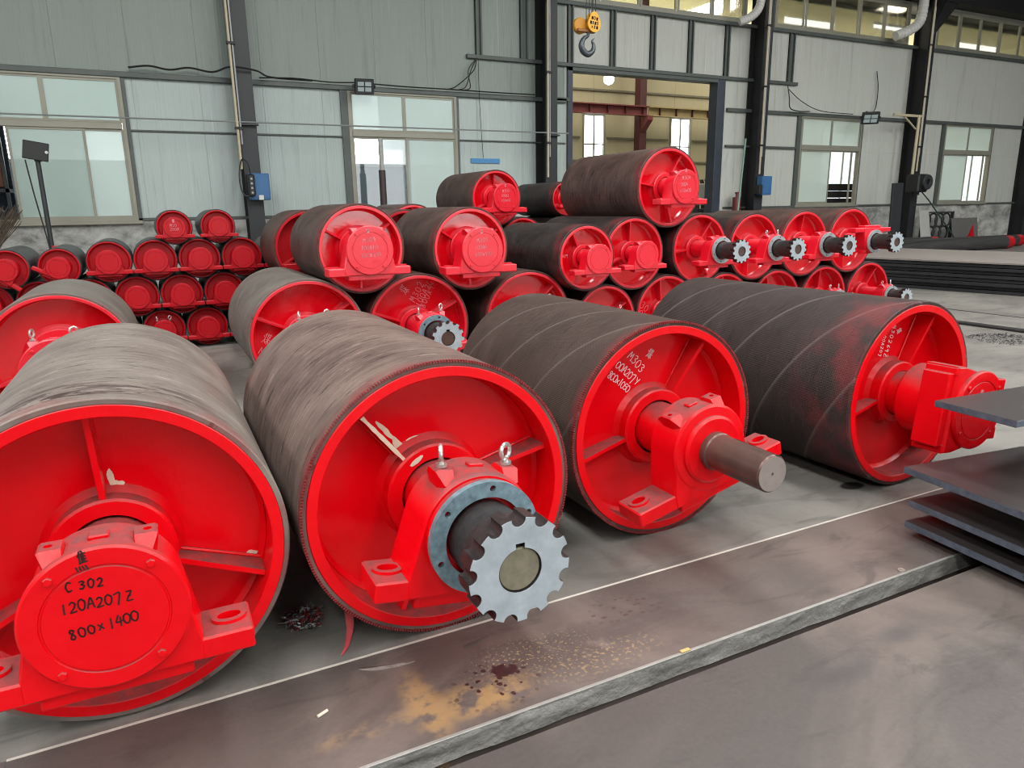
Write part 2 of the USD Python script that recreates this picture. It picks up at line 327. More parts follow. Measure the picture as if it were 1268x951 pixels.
def drum(name, label, x, y, z, R, L, lag, kind='cap', yaw=0, s=1.0, roll=0, ribs=(90, 210, 330), fw_=None, rec=.12, group=None, red=None, disc_red=None,
         text=None, textc=None, captext=None, capc=None, eyes=False, teeth=False, out=None, seg=64, patches=(), cat_='conveyor drum', bolts=4, hubr=.147, bare=(), dp=.135, slots=True, barrel=0, clen=None):
    red = red or RED_B; disc_red = disc_red or (RED_BD if red is RED_B else red)
    t = thing(name, label, cat_, (x, y, z-R), yaw, group)
    up_ = (0, 0, R); P = lambda n, m, mat, **k: part(t, n, m, mat, lift=up_, **k)
    lt = .016 if R > .25 else .009; rt_ = (.030 if R > .41 else .020) if R > .25 else .011
    lg = P('rubber_lagging', lathe([(R-lt+.001, .0), (R-.004, .0), (R, .006), (R, L*.33), (R, L*.66), (R, L-.006), (R-.004, L), (R-lt+.001, L)], seg), lag)
    if teeth:
        n = 300; tv = []; tf = []
        for k in range(n):
            a = 2*PI*k/n; w = PI/n*.95; b = np.array([(math.sin(a-w), math.cos(a-w)), (math.sin(a+w*.15), math.cos(a+w*.15))]); i = len(tv)
            for yy in (-.004, .010):
                for rr in (R-.006, R+.0012):
                    for j in (0, 1): tv.append((b[j][0]*rr, yy, b[j][1]*rr))
            for q in ((0, 1, 3, 2), (4, 6, 7, 5), (2, 3, 7, 6), (0, 4, 5, 1), (0, 2, 6, 4), (1, 5, 7, 3)): tf += [(i+q[0], i+q[1], i+q[2]), (i+q[0], i+q[2], i+q[3])]
        P('serrated_edge', tm(tv, tf), EDGE_RED, smooth=False, label='red-stained serrated rubber edge')
    ri = R-lt-rt_
    P('steel_shell', lathe([(ri+.002, -.004), (R-lt-.002, -.004), (R-lt, -.002), (R-lt, L+.002), (ri, L+.002), (ri, -.002)], seg), red, label='red shell rim')
    hr = hubr*s if R > .25 else .5*R
    prof = [(0, rec), (ri-.014, rec), (ri-.001, rec-.014), (ri-.001, rec+.02), (0, rec+.02)]
    P('end_disc', lathe(prof, seg, False), disc_red)
    P('rear_disc', lathe([(0, L-.06), (ri-.001, L-.06), (ri-.001, L-.04), (0, L-.04)], 32, False), red)
    hf = rec*.45
    P('hub', lathe([(hr*1.12, rec), (hr, rec-.018), (hr, hf+.006), (hr-.006, hf), (hr*.72, hf), (hr*.72, rec)], 40), red)
    for a in ribs:
        ln = ri-hr*.97
        pts = np.array([(hr*.96, rec+.002, 0), (ri-.001, rec+.002, 0), (ri-.001, rec*.30, 0), (hr*.96, hf+.008, 0)])
        pt = np.vstack([pts + (0, 0, .007), pts - (0, 0, .007)]).astype(np.float32)
        P('rib', rolled(unman(m3.Manifold.hull_points(pt)), a), red)
        if R > .41:
            bead = tube([(hr*1.0, rec-.004, .011), (ri-.004, rec-.004, .011)], .005, 6); P('weld_bead', rolled(bead, a), red)
        if a in bare:
            q0, q1 = np.array([hr*1.0, hf+.0065, 0]), np.array([ri-.02, rec*.30+.001, 0]); sv_ = []; sf_ = []; qq = np.random.default_rng(int(a))
            for i_, u_ in enumerate(np.linspace(0, 1, 12)):
                p_ = q0 + (q1-q0)*u_; wd = .0065*(.6+.4*qq.random())
                sv_ += [p_ + (0, 0, wd), p_ - (0, 0, wd)]
                if i_: b_ = 2*i_; sf_ += [(b_-2, b_-1, b_+1), (b_-2, b_+1, b_)]
            P('filler_patch', rolled(tm(sv_, sf_), a), FILLER, smooth=False, label='pale putty along the rib edge')
    fw_ = fw_ or .285*s
    yb0 = out if out is not None else -.245*s
    yb1 = yb0 + dp*s
    sr = .098*s
    P('shaft', disc(sr, yb1-.02, hf+.02 if hf+.02 < rec else rec, 28), red, label='red-painted shaft neck')
    hb = P('bearing_housing', bearing_block(s, fw_, yb0, yb1, roll, slots=slots and R > .25, lugs=R > .19), red)
    if barrel:
        for q in (-1, 1): P('corner_lug', rolled(bx(*sorted((q*.075*s, q*.128*s)), yb0-.014, yb0+.05, .085*s, .158*s, .004), roll), red)
        P('housing_barrel', lathe([(0, yb0+.01), (.150*s, yb0+.01), (.150*s, yb0+barrel-.012), (.14*s, yb0+barrel), (0, yb0+barrel)], 48, False), red)
    def polar(r, deg): return r*math.cos(math.radians(deg+roll)), r*math.sin(math.radians(deg+roll))
    if kind in ('cap', 'capeye'):
        cy = yb0-.017*s
        cp = P('cover_plate', lathe([(0, cy), (.117*s, cy), (.119*s, cy+.003), (.122*s, cy+.003), (.124*s, cy), (.158*s, cy), (.163*s, cy+.005), (.163*s, yb0+.002), (0, yb0+.002)], 56, False), red)
        for k in range(bolts):
            bxx, bz = polar(.142*s, 48 + k*360/bolts - (8 if k % 2 else 0))
            part(cp, 'bolt', moved(lathe([(0, -.007*s), (.008*s, -.007*s), (.0095*s, -.005*s), (.0095*s, 0), (.013*s, .001), (0, .001)], 6, False), bxx, cy, bz), red)
        for ln_ in (captext or ()): part(cp, 'handwriting', writing([ln_], .0036 if capc is not None else .0030, cy-.0006), capc or CHALK_F, smooth=False, label='handwritten marking')
    elif kind == 'sprocket':
        pl = Point(0, 0).buffer(.145*s, 32).difference(Point(0, 0).buffer(.105*s, 24))
        for k in range(6):
            a = math.radians(20+60*k); pl = pl.difference(Point(.127*s*math.cos(a), .127*s*math.sin(a)).buffer(.008*s, 5))
        P('inner_cover', disc(.114*s, yb0-.010*s, yb0+.002, 36), red)
        P('seal_ring', prism(pl, yb0-.040*s, yb0-.022*s), PLATE_B if s > .85 else STEEL, label='blued steel seal ring with bolt holes')
        P('spacer_ring', ring(.141*s, .112*s, yb0-.024*s, yb0+.002, 40), red)
        e0 = yb0-(clen or .225*s)
        P('coupling_hub', lathe([(0, e0+.055*s), (.105*s, e0+.055*s), (.105*s, e0+.085*s), (.094*s, e0+.1*s), (.092*s, yb0-.01*s), (0, yb0-.01*s)], 40, False), COUP, label='black greased coupling hub')
        sp = P('sprocket', notched(.126*s, .0535*s, 13, .0175*s, e0+.002, e0+.06*s, s > .8), COUP, label='notched steel sprocket with dark greasy sides')
        part(sp, 'sprocket_face', notched(.1255*s, .054*s, 13, .0178*s, e0, e0+.0025, s > .8), STEEL_F, label='pale machined sprocket face')
        part(sp, 'shaft_end', disc(.0525*s, e0+.006, e0+.05*s, 32, .003), HUBST if s > .95 else SHAFT, label='brown shaft end in the sprocket bore')
    elif kind == 'shaft':
        P('inner_cover', lathe([(0, yb0-.022), (.112*s, yb0-.022), (.121*s, yb0-.014), (.121*s, yb0-.006), (.15*s, yb0-.004), (.158*s, yb0+.002), (0, yb0+.002)], 48, False), red)
        sm = man(lathe([(0, yb0-.285), (.059, yb0-.285), (.063, yb0-.280), (.063, yb0-.05), (.067, yb0-.045), (.067, yb0-.005), (0, yb0-.005)], 48, False))
        ky = man(rolled(bx(-.0115, .0115, yb0-.30, yb0-.10, .050, .09), -20))
        P('drive_shaft', unman(sm - ky), SHAFT, label='bare brown steel shaft with keyway')
        P('keyway', rolled(bx(-.011, .011, yb0-.284, yb0-.102, .048, .0525), -20), COUP, label='dark strip painted as shade in the keyway')  # dark insert stands in for the shade inside the slot
        P('shaft_face', ring(.0575, .005, yb0-.2862, yb0-.2842, 40), SHAFT_END, label='machined shaft end with centre hole')
    if eyes:
        for q, tn in ((-1, 1.2), (1, .5)):
            ex, ez = polar(math.hypot(.09*s, .152*s), math.degrees(math.atan2(.152, q*.09)))
            eyebolt(hb, ex, (yb0+yb1)/2, ez, tn, R, max(s, .75))
    for ln_ in (text or ()): P('handwriting', writing([ln_], .0030 if R > .41 else .0036, rec-.001), textc or (CHALK if R > .41 else CHALK_F), smooth=False, label='white chalk marking')
    for i, pk in enumerate(patches):
        P('filler_patch', patch(*pk, seed=i+int(R*1000)+len(label)), FILLER, smooth=False, label='pale putty smear')
    return t

# ------------------------------------------------------------------ setting: floor
WY = 13.87                                                        # plane of the long wall
def concrete(name, base, dark, stains=False, seed=0.0):
    g = G(); co = g('geometry').position
    off = g('mapping', mapping_type='point', vector=co, location=(seed, seed*.7, 0)).vector
    n1 = g.noise(off, .9, 6.0, .62, .6); n2 = g.noise(g.scaled(off, 1.2, 3.6, 1), 1.9, 5.0, .65, 1.0); n3 = g.noise(off, 70.0, 3.0)
    c = g.mixc(g.step(n1, .40, .60), dark, base)
    c = g.mixc(g.math('multiply', g.step(n2, .50, .68), .6), c, tuple(x*.55 for x in dark))
    c = g.mixc(g.math('multiply', n3, .22), c, tuple(min(1, x*1.5) for x in base))
    sp = g('separate_xyz', vector=co)
    def blob(cx, cy, rx, ry, soft=.5):
        d = g('combine_xyz', x=g.math('multiply', g.math('subtract', sp.x, cx), 1/rx), y=g.math('multiply', g.math('subtract', sp.y, cy), 1/ry), z=0.0).vector
        ln = g('vector_math', math_type='length', vector1=d).value
        return g.math('subtract', 1.0, g.step(ln, 1-soft, 1.0))
    if stains:
        wob = g.noise(co, 14.0, 5.0, .6)
        def stained(c, cx, cy, rx, ry, lo, hi, col, amt, nz=wob): return g.mixc(g.math('multiply', g.math('multiply', blob(cx, cy, rx, ry, .8), g.step(nz, lo, hi)), amt), c, col)
        c = stained(c, .95, 1.57, .5, .16, .30, .5, (.055, .042, .041), .6)     # darker oily area
        c = stained(c, .64, 1.49, .23, .10, .40, .60, (.33, .20, .085), .8)   # ochre spill with arms
        c = stained(c, .50, 1.53, .07, .20, .38, .56, (.33, .20, .085), .8)
        c = stained(c, .40, 1.51, .30, .045, .42, .62, (.28, .18, .095), .6)
        c = stained(c, 1.0, 1.49, .30, .09, .55, .61, (.34, .23, .11), .7, g.noise(co, 75.0, 3.0))
        c = stained(c, .85, 1.60, .26, .12, .58, .63, (.40, .29, .13), .75, g.noise(co, 110.0, 3.0))
        vo = g('voronoi_texture', vector=g('vector_math', math_type='add', vector1=co, vector2=g('vector_math', math_type='scale', vector1=g('noise_texture', vector=co, scale=40.0).color, scale=.012).vector).vector, scale=42.0)
        spots = g.math('multiply', g.math('subtract', 1.0, g.step(vo.distance, .26, .36)), g.step(g('separate_color', color=vo.color).r, .22, .26))
        c = g.mixc(g.math('multiply', g.math('multiply', spots, blob(.70, 1.52, .17, .12, .5)), .95), c, (.028, .008, .010))
        big = g.math('multiply', blob(.745, 1.565, .045, .032, .25), g.step(g.noise(co, 30.0, 3.0), .36, .44)); c = g.mixc(g.math('multiply', big, .95), c, (.028, .008, .010))
        vo2 = g('voronoi_texture', vector=g.scaled(co, 1, 1.6, 1), scale=34.0)
        sp2 = g.math('multiply', g.math('subtract', 1.0, g.step(vo2.distance, .25, .42)), g.step(g('separate_color', color=vo2.color).r, .3, .4))
        c = g.mixc(g.math('multiply', g.math('multiply', sp2, blob(1.22, 1.67, .2, .09, .6)), .8), c, (.055, .03, .027))
    else:
        c = g.mixc(g.math('multiply', blob(2.72, 2.02, .075, .045, .3), .95), c, (.01, .009, .009))
        c = g.mixc(g.math('multiply', blob(1.55, 1.12, .16, .06, .9), .6), c, (.04, .04, .042))
        c = g.mixc(g.math('multiply', blob(1.85, 1.17, .14, .06, .9), .6), c, (.04, .04, .042))
    b = g('bump', height=g.math('multiply_add', n3, .35, n1), strength=.18, distance=.01).normal
    r = g.math('multiply_add', n2, .25, .36)
    return g.done(name, g('principled_bsdf', base_color=c, roughness=r, normal=b, specular_ior_level=.45).BSDF)
CON_A = concrete('concrete_grey', (.19, .182, .165), (.125, .118, .107))
CON_B = concrete('concrete_warm_stained', (.135, .108, .096), (.072, .059, .054), True, 3.0)
CON_C = concrete('concrete_warm', (.12, .098, .087), (.055, .048, .045), False, 9.0)
TRENCH = plain('rough_trench_side', (.24, .235, .22), .7, 0, var=.4, scale=14.0, bump=.45, bscale=60.0)
LIPM = plain('steel_trench_lip', (.30, .30, .28), .45, .4, var=.3, scale=20.0)
JOINT = plain('pale_joint_strip', (.50, .47, .42), .6, 0, var=.2, scale=20.0)

floor = thing('floor', 'smooth grey concrete hall floor in large slabs', 'floor', kind='structure')
part(floor, 'slab', bx(-16, 46, 1.807, 26, -.3, 0), CON_A, False)
part(floor, 'slab', bx(-16, 46, 1.400, 1.807, -.3, 0), CON_B, False)
part(floor, 'slab', bx(-16, 46, -14, 1.305, -.3, 0), CON_C, False)
part(floor, 'trench_bed', bx(-16, 46, 1.305, 1.398, -.3, -.13), BLACKP, False)  # bed coloured black to stand in for the shadow deep in the trench
# rough far side of the trench, a displaced strip, and its steel lip
gx = np.linspace(-2, 6, 500); gz = np.linspace(-.064, -.002, 12)
X, Z = np.meshgrid(gx, gz, indexing='ij'); Yd = 1.396 - .012*meshkit.fbm(np.stack([X*9, Z*25, X*0], -1).reshape(-1, 3), 4, 3).reshape(X.shape)
vv = np.stack([X, Yd, Z], -1).reshape(-1, 3); ii = np.arange(499*11); ii = (ii//11)*12 + ii % 11
part(floor, 'trench_side', tm(vv, np.vstack([np.stack([ii, ii+12, ii+13], -1), np.stack([ii, ii+13, ii+1], -1)])), TRENCH, 30)
part(floor, 'trench_lip', bx(-2, 6, 1.391, 1.401, -.006, .0012, .001), LIPM, False, label='worn pale steel lip along the trench')
part(floor, 'joint_strip', bx(-.435, 4.2, 1.803, 1.811, -.01, .0016), JOINT, False, label='thin pale strip in the slab joint')
part(floor, 'joint_strip', bx(-.438, -.430, 1.2, 1.803, -.01, .0004), plain('dark_joint', (.07, .065, .06), .8), False)
part(floor, 'joint_strip', moved(bx(-.012, .012, -2.5, 2.5, -.01, .003), 8.42, 4.3, 0), BLACKP, False)
outside = single('trim_1', None, None, bx(-60, 90, -60, 60, -.5, -.31), plain('yard_ground', (.52, .51, .48), .9), False, kind='structure')

# ------------------------------------------------------------------ setting: the long wall of ribbed panels
def panel_mat(name, c1, c2, stain, ribs=.16):
    g = G(); co = g('geometry').position; sp = g('separate_xyz', vector=co)
    n1 = g.noise(g.scaled(co, 1.0, 1, .22), .55, 5.0, .6, .3); n2 = g.noise(g.scaled(co, 7.0, 1, .35), 1.0, 5.0, .7)
    c = g.mixc(n1, c1, c2)
    c = g.mixc(g.math('multiply', g.step(n2, .54, .72), .42), c, stain)
    c = g.mixc(g.math('multiply', g.step(g.noise(g.scaled(co, 30.0, 1, .8), 1.0, 5.0, .65), .62, .70), .28), c, tuple(x*.8 for x in stain))
    c = g.mixc(g.math('multiply', g.step(g.noise(g.scaled(co, 22.0, 1, .5), 1.0, 4.0, .6), .58, .74), .35), c, tuple(min(1, x*1.35) for x in c2))
    rib = g.math('sine', g.math('multiply', sp.x, 2*PI/ribs))
    fine = g.math('sine', g.math('multiply', sp.x, 2*PI/.045))
    b = g('bump', height=g.math('multiply_add', fine, .35, g.math('multiply', g.step(rib, .55, .95), .8)), strength=.15, distance=.01).normal
    return g.done(name, g('principled_bsdf', base_color=c, roughness=.42, normal=b, specular_ior_level=.4).BSDF)
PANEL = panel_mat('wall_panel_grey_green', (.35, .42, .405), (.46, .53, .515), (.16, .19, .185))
PANEL_LIT = panel_mat('wall_panel_warm_lit', (.425, .445, .41), (.54, .56, .51), (.22, .23, .205))  # right-hand panels lightened in colour to stand in for clerestory light
PANEL_SHADE = panel_mat('wall_panel_green_shaded', (.20, .245, .222), (.265, .305, .28), (.12, .14, .13))  # darker tint stands in for the weaker light high on the left wall
BEIGE = panel_mat('far_wall_beige', (.40, .36, .235), (.50, .455, .32), (.30, .27, .17), .3)
GIRT = plain('girt_grey_green', (.085, .10, .094), .5, .2, var=.25, scale=3.0)
FRAME = plain('window_frame_beige', (.27, .265, .215), .45, .2, var=.15, scale=4.0)
COLM = plain('column_dark_grey', (.022, .024, .027), .45, .1, var=.25, scale=2.0)
COLD = plain('column_near_black', (.014, .0145, .016), .5, .1, var=.25, scale=2.0)
def pane_mat(name, tint, clear):
    g = G(); co = g('geometry').position
    n = g.noise(g.scaled(co, 1.2, 1, .5), 1.4, 3.0)
    d = g('principled_bsdf', base_color=g.mixc(n, tint, tuple(min(1, x*1.2) for x in tint)), roughness=.15)
    tl = g('translucent_bsdf', color=tint); m1 = g('mix_closure', fac=.45, closure1=d.BSDF, closure2=tl.BSDF)
    return g.done(name, g('mix_closure', fac=clear, closure1=m1.closure, closure2=g('transparent_bsdf', color=(.92, .96, .95)).BSDF).closure)
def glass_mat(name, tint):
    g = G(); fr = g('fresnel', IOR=1.45).fac
    return g.done(name, g('mix_closure', fac=g.math('multiply_add', fr, .8, .03), closure1=g('transparent_bsdf', color=tint).BSDF, closure2=g('glossy_bsdf', color=g3(.9), roughness=.03).BSDF).closure)
FROST = pane_mat('frosted_pane', (.50, .60, .56), .16)
DUSTY = pane_mat('dusty_pane', (.66, .75, .72), .24)
CLEAR = glass_mat('clear_pane', (.93, .96, .96)); AMBER = glass_mat('yellowed_pane', (.96, .95, .88))

BASE_Z = 1.13
SHELLB = plain('added_panel_backing', (.16, .17, .16), .7)
WIN = [(-2.25, -.04, 1.13, 3.40), (3.63, 5.79, 1.13, 3.40), (15.25, 17.52, 1.20, 3.42), (21.05, 23.35, 1.20, 3.44)]
OPEN = (8.40, 12.62, 0.0, 4.10)
CLER = (8.06, 40.0, 5.36, 6.36)
wall = thing('wall_back', 'long hall wall of pale grey-green ribbed metal panels', 'wall', kind='structure')
holes = [sbox(a, c, b, d) for a, b, c, d in WIN + [OPEN, CLER]]
from shapely.ops import unary_union
HU = unary_union(holes)
xs = np.arange(-6.0, 28.01, 1.02); zs = [BASE_Z, 2.57, 3.42, 5.32, 7.4]
for i, (a, b) in enumerate(zip(xs[:-1], xs[1:])):
    for j, (c, d) in enumerate(zip(zs[:-1], zs[1:])):
        P_ = sbox(a+.0015, c+.001, b-.0015, d-.001).difference(HU)
        for q in getattr(P_, 'geoms', [P_]):
            if q.area > .01: part(wall, 'panel', prism(q, WY, WY+.06), (PANEL_SHADE if c > 3.3 else PANEL) if a < 7.5 else PANEL_LIT, False)
part(wall, 'added_backing', prism(sbox(-8, BASE_Z, 30, 7.4).difference(HU), WY+.062, WY+.09), SHELLB, False)  # unseen sheet added to stop outside light leaking through the panel gaps
wb = sbox(-8, 0, 28, BASE_Z).difference(sbox(OPEN[0], -1, OPEN[1], 5))
g = G(); co = g('geometry').position
n = g.noise(g.scaled(co, 1, 1, 1.6), 2.2, 6.0, .7, .5)
c = g.ramp(n, [(.3, (.10, .10, .095)), (.47, (.30, .30, .285)), (.62, (.46, .46, .44)), (.8, (.56, .55, .53))])
PLASTER = g.done('stained_plaster', g('principled_bsdf', base_color=c, roughness=.8, normal=g('bump', height=g.noise(co, 30.0, 4.0), strength=.3, distance=.01).normal).BSDF)
part(wall, 'plinth', prism(wb, WY-.02, WY+.20), PLASTER, False, label='stained whitewashed masonry plinth')
def girt(x0, x1, z, h=.085, d=.07): part(wall, 'girt', bx(x0, x1, WY-d, WY-.001, z-h/2, z+h/2, .006), GIRT, False)
girt(-6, 8.3, 3.42); girt(12.75, 28, 3.44); girt(6.04, 15.0, 4.135, .075); girt(8.0, 28, 5.31, .075, .09); girt(12.76, 15.1, 2.62, .05)
girt(-6, -2.3, 2.57, .03, .03); girt(.0, 3.6, 2.57, .03, .03); girt(5.85, 8.3, 2.57, .03, .03); girt(-6, 8.36, BASE_Z+.02, .05, .04); girt(12.8, 28, 1.17, .05, .04); girt(7.9, 8.38, 3.45, .07)
def stud(x, z0, z1, w=.13):
    part(wall, 'stud', cat(bx(x-w/2, x-w/2+.035, WY-.07, WY-.001, z0, z1), bx(x+w/2-.035, x+w/2, WY-.07, WY-.001, z0, z1), bx(x-w/2, x+w/2, WY-.03, WY-.001, z0, z1)), GIRT, False)
for x in (6.31, 8.40, 9.46, 10.52, 11.58, 12.66): stud(x, 4.17, 5.27)
stud(7.31, 4.17, 7.0, .17); stud(6.31, 5.27, 7.0); stud(14.73, 4.17, 5.27, .17)
# the big doorway
door = thing('door_1', 'wide open doorway through to the neighbouring hall', 'doorway', kind='structure')
DJ = plain('door_jamb_blue_grey', (.045, .055, .075), .4, .2, var=.3)
part(door, 'jamb', bx(8.33, 8.46, WY-.05, WY+.22, 0, 4.10, .008), DJ, False)
part(door, 'jamb', bx(12.42, 12.66, WY-.06, WY+.24, 0, 4.10, .01), DJ, False)
part(door, 'lintel', bx(8.33, 12.66, WY-.05, WY+.22, 4.02, 4.12, .008), GIRT, False)
# windows
def win_frame(t, x0, x1, z0, z1, w=.055, mat=FRAME, y=WY):
    o_ = sbox(x0, z0, x1, z1); i_ = sbox(x0+w, z0+w, x1-w, z1-w); return part(t, 'frame', prism(o_.difference(i_), y-.05, y+.05), mat, False)
def sash(t, x0, x1, z0, z1, mat, y=WY, w=.036):
    f = part(t, 'sash', prism(sbox(x0, z0, x1, z1).difference(sbox(x0+w, z0+w, x1-w, z1-w)), y-.03, y-.004), FRAME, False)
    part(f, 'pane', bx(x0+w-.005, x1-w+.005, y-.02, y-.013, z0+w-.005, z1-w+.005), mat, False)
for i, (x0, x1, z0, z1) in enumerate(WIN):
    t = thing(f'window_{i+1}', ('wide window at the left end of the wall behind the black lamp pole', 'window between the blue switch box and the doorway, a dark post behind it',
        'window right of the doorway with dark plates seen behind it', 'window furthest right, behind the leaning grey boards')[i], 'window', kind='structure')
    win_frame(t, x0, x1, z0, z1); xm, zt = (x0+x1)/2, 2.63
    part(t, 'transom', bx(x0+.06, x1-.06, WY-.06, WY+.04, zt-.05, zt+.05, .006), FRAME, False)
    part(t, 'sill', bx(x0-.06, x1+.06, WY-.10, WY+.02, z0-.05, z0+.005, .005), FRAME, False)
    if i < 1: part(t, 'jamb_trim', bx(x1+.005, x1+.06, WY-.04, WY+.02, z0, z1), GIRT, False)
    else:
        part(t, 'jamb_trim', bx(x0-.13, x0-.005, WY-.05, WY+.02, z0, z1+.02), GIRT, False); part(t, 'jamb_trim', bx(x1+.005, x1+.05, WY-.04, WY+.02, z0, z1), GIRT, False)
    sash(t, x0+.05, xm, zt+.045, z1-.05, FROST if i < 1 else DUSTY); sash(t, xm, x1-.05, zt+.05, z1-.06, FROST if i < 1 else DUSTY)
    if i == 0: sash(t, -1.70, -.64, z0+.05, zt-.05, FROST, WY-.012); sash(t, -.68, x1-.05, z0+.05, zt-.05, DUSTY)
    elif i == 1: sash(t, x0+.05, 4.78, z0+.05, zt-.05, CLEAR); sash(t, 4.70, x1-.05, z0+.05, zt-.05, DUSTY, WY-.012)
    else: sash(t, x0+.05, xm+.03, z0+.05, zt-.05, DUSTY, WY-.012); part(t, 'mullion', bx(xm+.5*(x1-xm)+.25, xm+.5*(x1-xm)+.30, WY-.03, WY-.004, z0+.06, zt-.05), FRAME, False)
for i, (a, b, n_) in enumerate(((8.10, 13.2, 5), (14.10, 19.0, 5), (20.15, 25.0, 5), (25.5, 30, 4))):
    t = thing(f'window_{i+5}', ('high strip window above the doorway', 'high strip window with yellowed panes above the third column bay', 'high strip window at the upper right', 'high strip window out at the far right')[i], 'window', kind='structure')
    win_frame(t, a, b, CLER[2], CLER[3], .06); w = (b-a)/n_
    for k in range(n_): sash(t, a+.05+k*w*.985, a+.05+(k+1)*w*.985-.02, CLER[2]+.05, CLER[3]-.05, AMBER, WY-(k % 2)*.012, .05)
single('trim_2', None, None, cat(bx(8.0, 28, WY-.45, WY-.02, 6.42, 7.3), bx(8.0, 28, WY-.55, WY+.0, 7.3, 7.45)), COLD, False, kind='structure')
# steel columns
def ibeam(t, x, y0, y1, z0, z1, w=.27, tf=.018, tw=.012, front=COLM):
    part(t, 'flange', bx(x-w/2, x+w/2, y0, y0+tf, z0, z1), front, False); part(t, 'flange', bx(x-w/2, x+w/2, y1-tf, y1, z0, z1), COLD, False)
    part(t, 'web', bx(x-tw/2, x+tw/2, y0+tf, y1-tf, z0, z1), COLD, False)
COLX = (1.80, 7.71, 13.52, 19.40, 25.0)
for i, x in enumerate(COLX):
    t = thing('steel_column', ('dark steel column at the left behind the small drum stack', 'dark steel column left of the doorway', 'dark steel column right of the doorway',
        'dark steel column at the right carrying a black motor box', 'dark steel column at the far right edge')[i], 'column', (x, 0, 0), kind='structure')
    ibeam(t, 0, 13.42, 13.86, 0, 7.4); part(t, 'base_plate', bx(-.2, .2, 13.36, 13.86, 0, .03, .004), COLD, False)
    if i in (2, 3): part(t, 'knee_brace', unman(m3.Manifold.hull_points(np.array([(q*.03+.0, yy, z) for q in (-1, 1) for yy, z in ((13.42, 5.75), (13.42, 6.5), (13.0, 6.6), (13.0, 6.5))], np.float32))), COLD, False)
t = stage.GetPrimAtPath('/World/steel_column_003')
part(T('/World/steel_column_003'), 'eaves_brace', unman(m3.Manifold.hull_points(np.array([(.14, yy, z) for yy in (13.45, 13.75) for z in (5.6, 6.5)] + [(1.0, yy, z) for yy in (13.45, 13.75) for z in (6.42, 6.6)], np.float32))), COLD, False)
# roof and the rest of the shell (behind the camera: an open bay between piers)
ROOFM = plain('roof_dark_sheet', (.16, .17, .17), .6)
rf = thing('ceiling', 'dark sheet metal roof high over the hall', 'ceiling', kind='structure')
for a, b in zip((-16, -9, -3, 3, 9, 15, 21), (-9, -3, 3, 9, 15, 21, 46)): part(rf, 'roof_sheet', bx(a, b, -14, 26, 9.7, 9.8), ROOFM, False)
part(rf, 'eaves', bx(-16, 46, WY-.3, WY+.3, 7.4, 9.7), COLD, False)
SHELL = plain('shell_panels', (.42, .45, .44), .6)
w_ = thing('wall_front', 'opposite hall wall with a wide open bay', 'wall', kind='structure')
part(w_, 'panel', bx(-16, .5, -14, -13.8, 0, 9.7), SHELL, False); part(w_, 'panel', bx(14, 46, -14, -13.8, 0, 9.7), SHELL, False); part(w_, 'panel', bx(.5, 14, -14, -13.8, 4.6, 9.7), SHELL, False)
single('wall_left', None, None, bx(-16, -15.8, -14, WY, 0, 9.7), SHELL, False, kind='structure')
single('wall_right', None, None, bx(45.8, 46, -14, 26, 0, 9.7), SHELL, False, kind='structure')

# ------------------------------------------------------------------ the neighbouring hall seen through the doorway and high windows
FY = 24.0
FWIN = [(15.12, 16.10, .9, 4.62), (19.20, 20.25, .9, 4.64), (27.8, 30.8, .8, 4.4), (36.5, 41.5, .8, 4.0)]
FSTRIP = [(14.0, 17.2, 8.75, 9.0), (18.5, 21.7, 9.15, 9.4), (25.0, 28.0, 8.6, 8.85), (30.5, 34.5, 8.9, 9.15), (36.5, 40, 8.55, 8.8)]
fwl = thing('wall_far', 'beige ribbed wall of the neighbouring hall', 'wall', kind='structure')
g = G(); ADDED_GLOW = g.done('added_glow_yellow', g('mix_closure', fac=.35, closure1=g('translucent_bsdf', color=(.92, .87, .66)).BSDF, closure2=g('diffuse_bsdf', color=(.75, .72, .58)).BSDF).closure)  # translucent sheets added to brighten the far wall behind the high windows
FU = unary_union([sbox(a, c, b, d) for a, b, c, d in FWIN + FSTRIP])
for k, x in enumerate(np.arange(8, 46, 1.9)):
    for za, zb in ((0, 2.94), (2.94, 5.47), (5.47, 7.4), (7.4, 9.5)):
        P_ = sbox(x+.005, za+.004, x+1.895, zb-.004).difference(FU)
        for q in getattr(P_, 'geoms', [P_]):
            if q.area > .02: part(fwl, 'panel' if za < 7 else 'added_glow_sheet', prism(q, FY, FY+.06) if za < 7 else prism(q, FY, FY+.006), BEIGE if za < 7 else ADDED_GLOW, False)
FG = plain('far_girt', (.16, .15, .11), .5)
for a, b, z in ((8, 46, 5.47), (8, 14.98, 3.78), (16.2, 19.1, 3.78), (20.35, 27.6, 3.78), (8, 15, 2.94), (16.2, 19.1, 2.94), (20.35, 27.6, 2.94), (8, 46, 7.4)): part(fwl, 'girt', bx(a, b, FY-.06, FY-.002, z-.035, z+.035), FG, False)
for i, (x0, x1, z0, z1) in enumerate(FWIN):
    t = thing(f'window_{i+9}', ('tall bright window in the far hall, left of the red post', 'tall bright window in the far hall, right of the red post', 'bright opening of the far hall seen through the third window', 'bright opening of the far hall seen through the last window')[i], 'window', kind='structure')
    win_frame(t, x0, x1, z0, z1, .05, FRAME, FY)
    part(t, 'mullion', bx((x0+x1)/2-.02, (x0+x1)/2+.02, FY-.03, FY+.02, z0+.05, z1-.05), FRAME, False); part(t, 'transom', bx(x0+.05, x1-.05, FY-.03, FY+.02, 3.52, 3.56), FRAME, False)
    part(t, 'pane', bx(x0+.04, x1-.04, FY+.0, FY+.006, z0+.04, z1-.04), CLEAR, False)
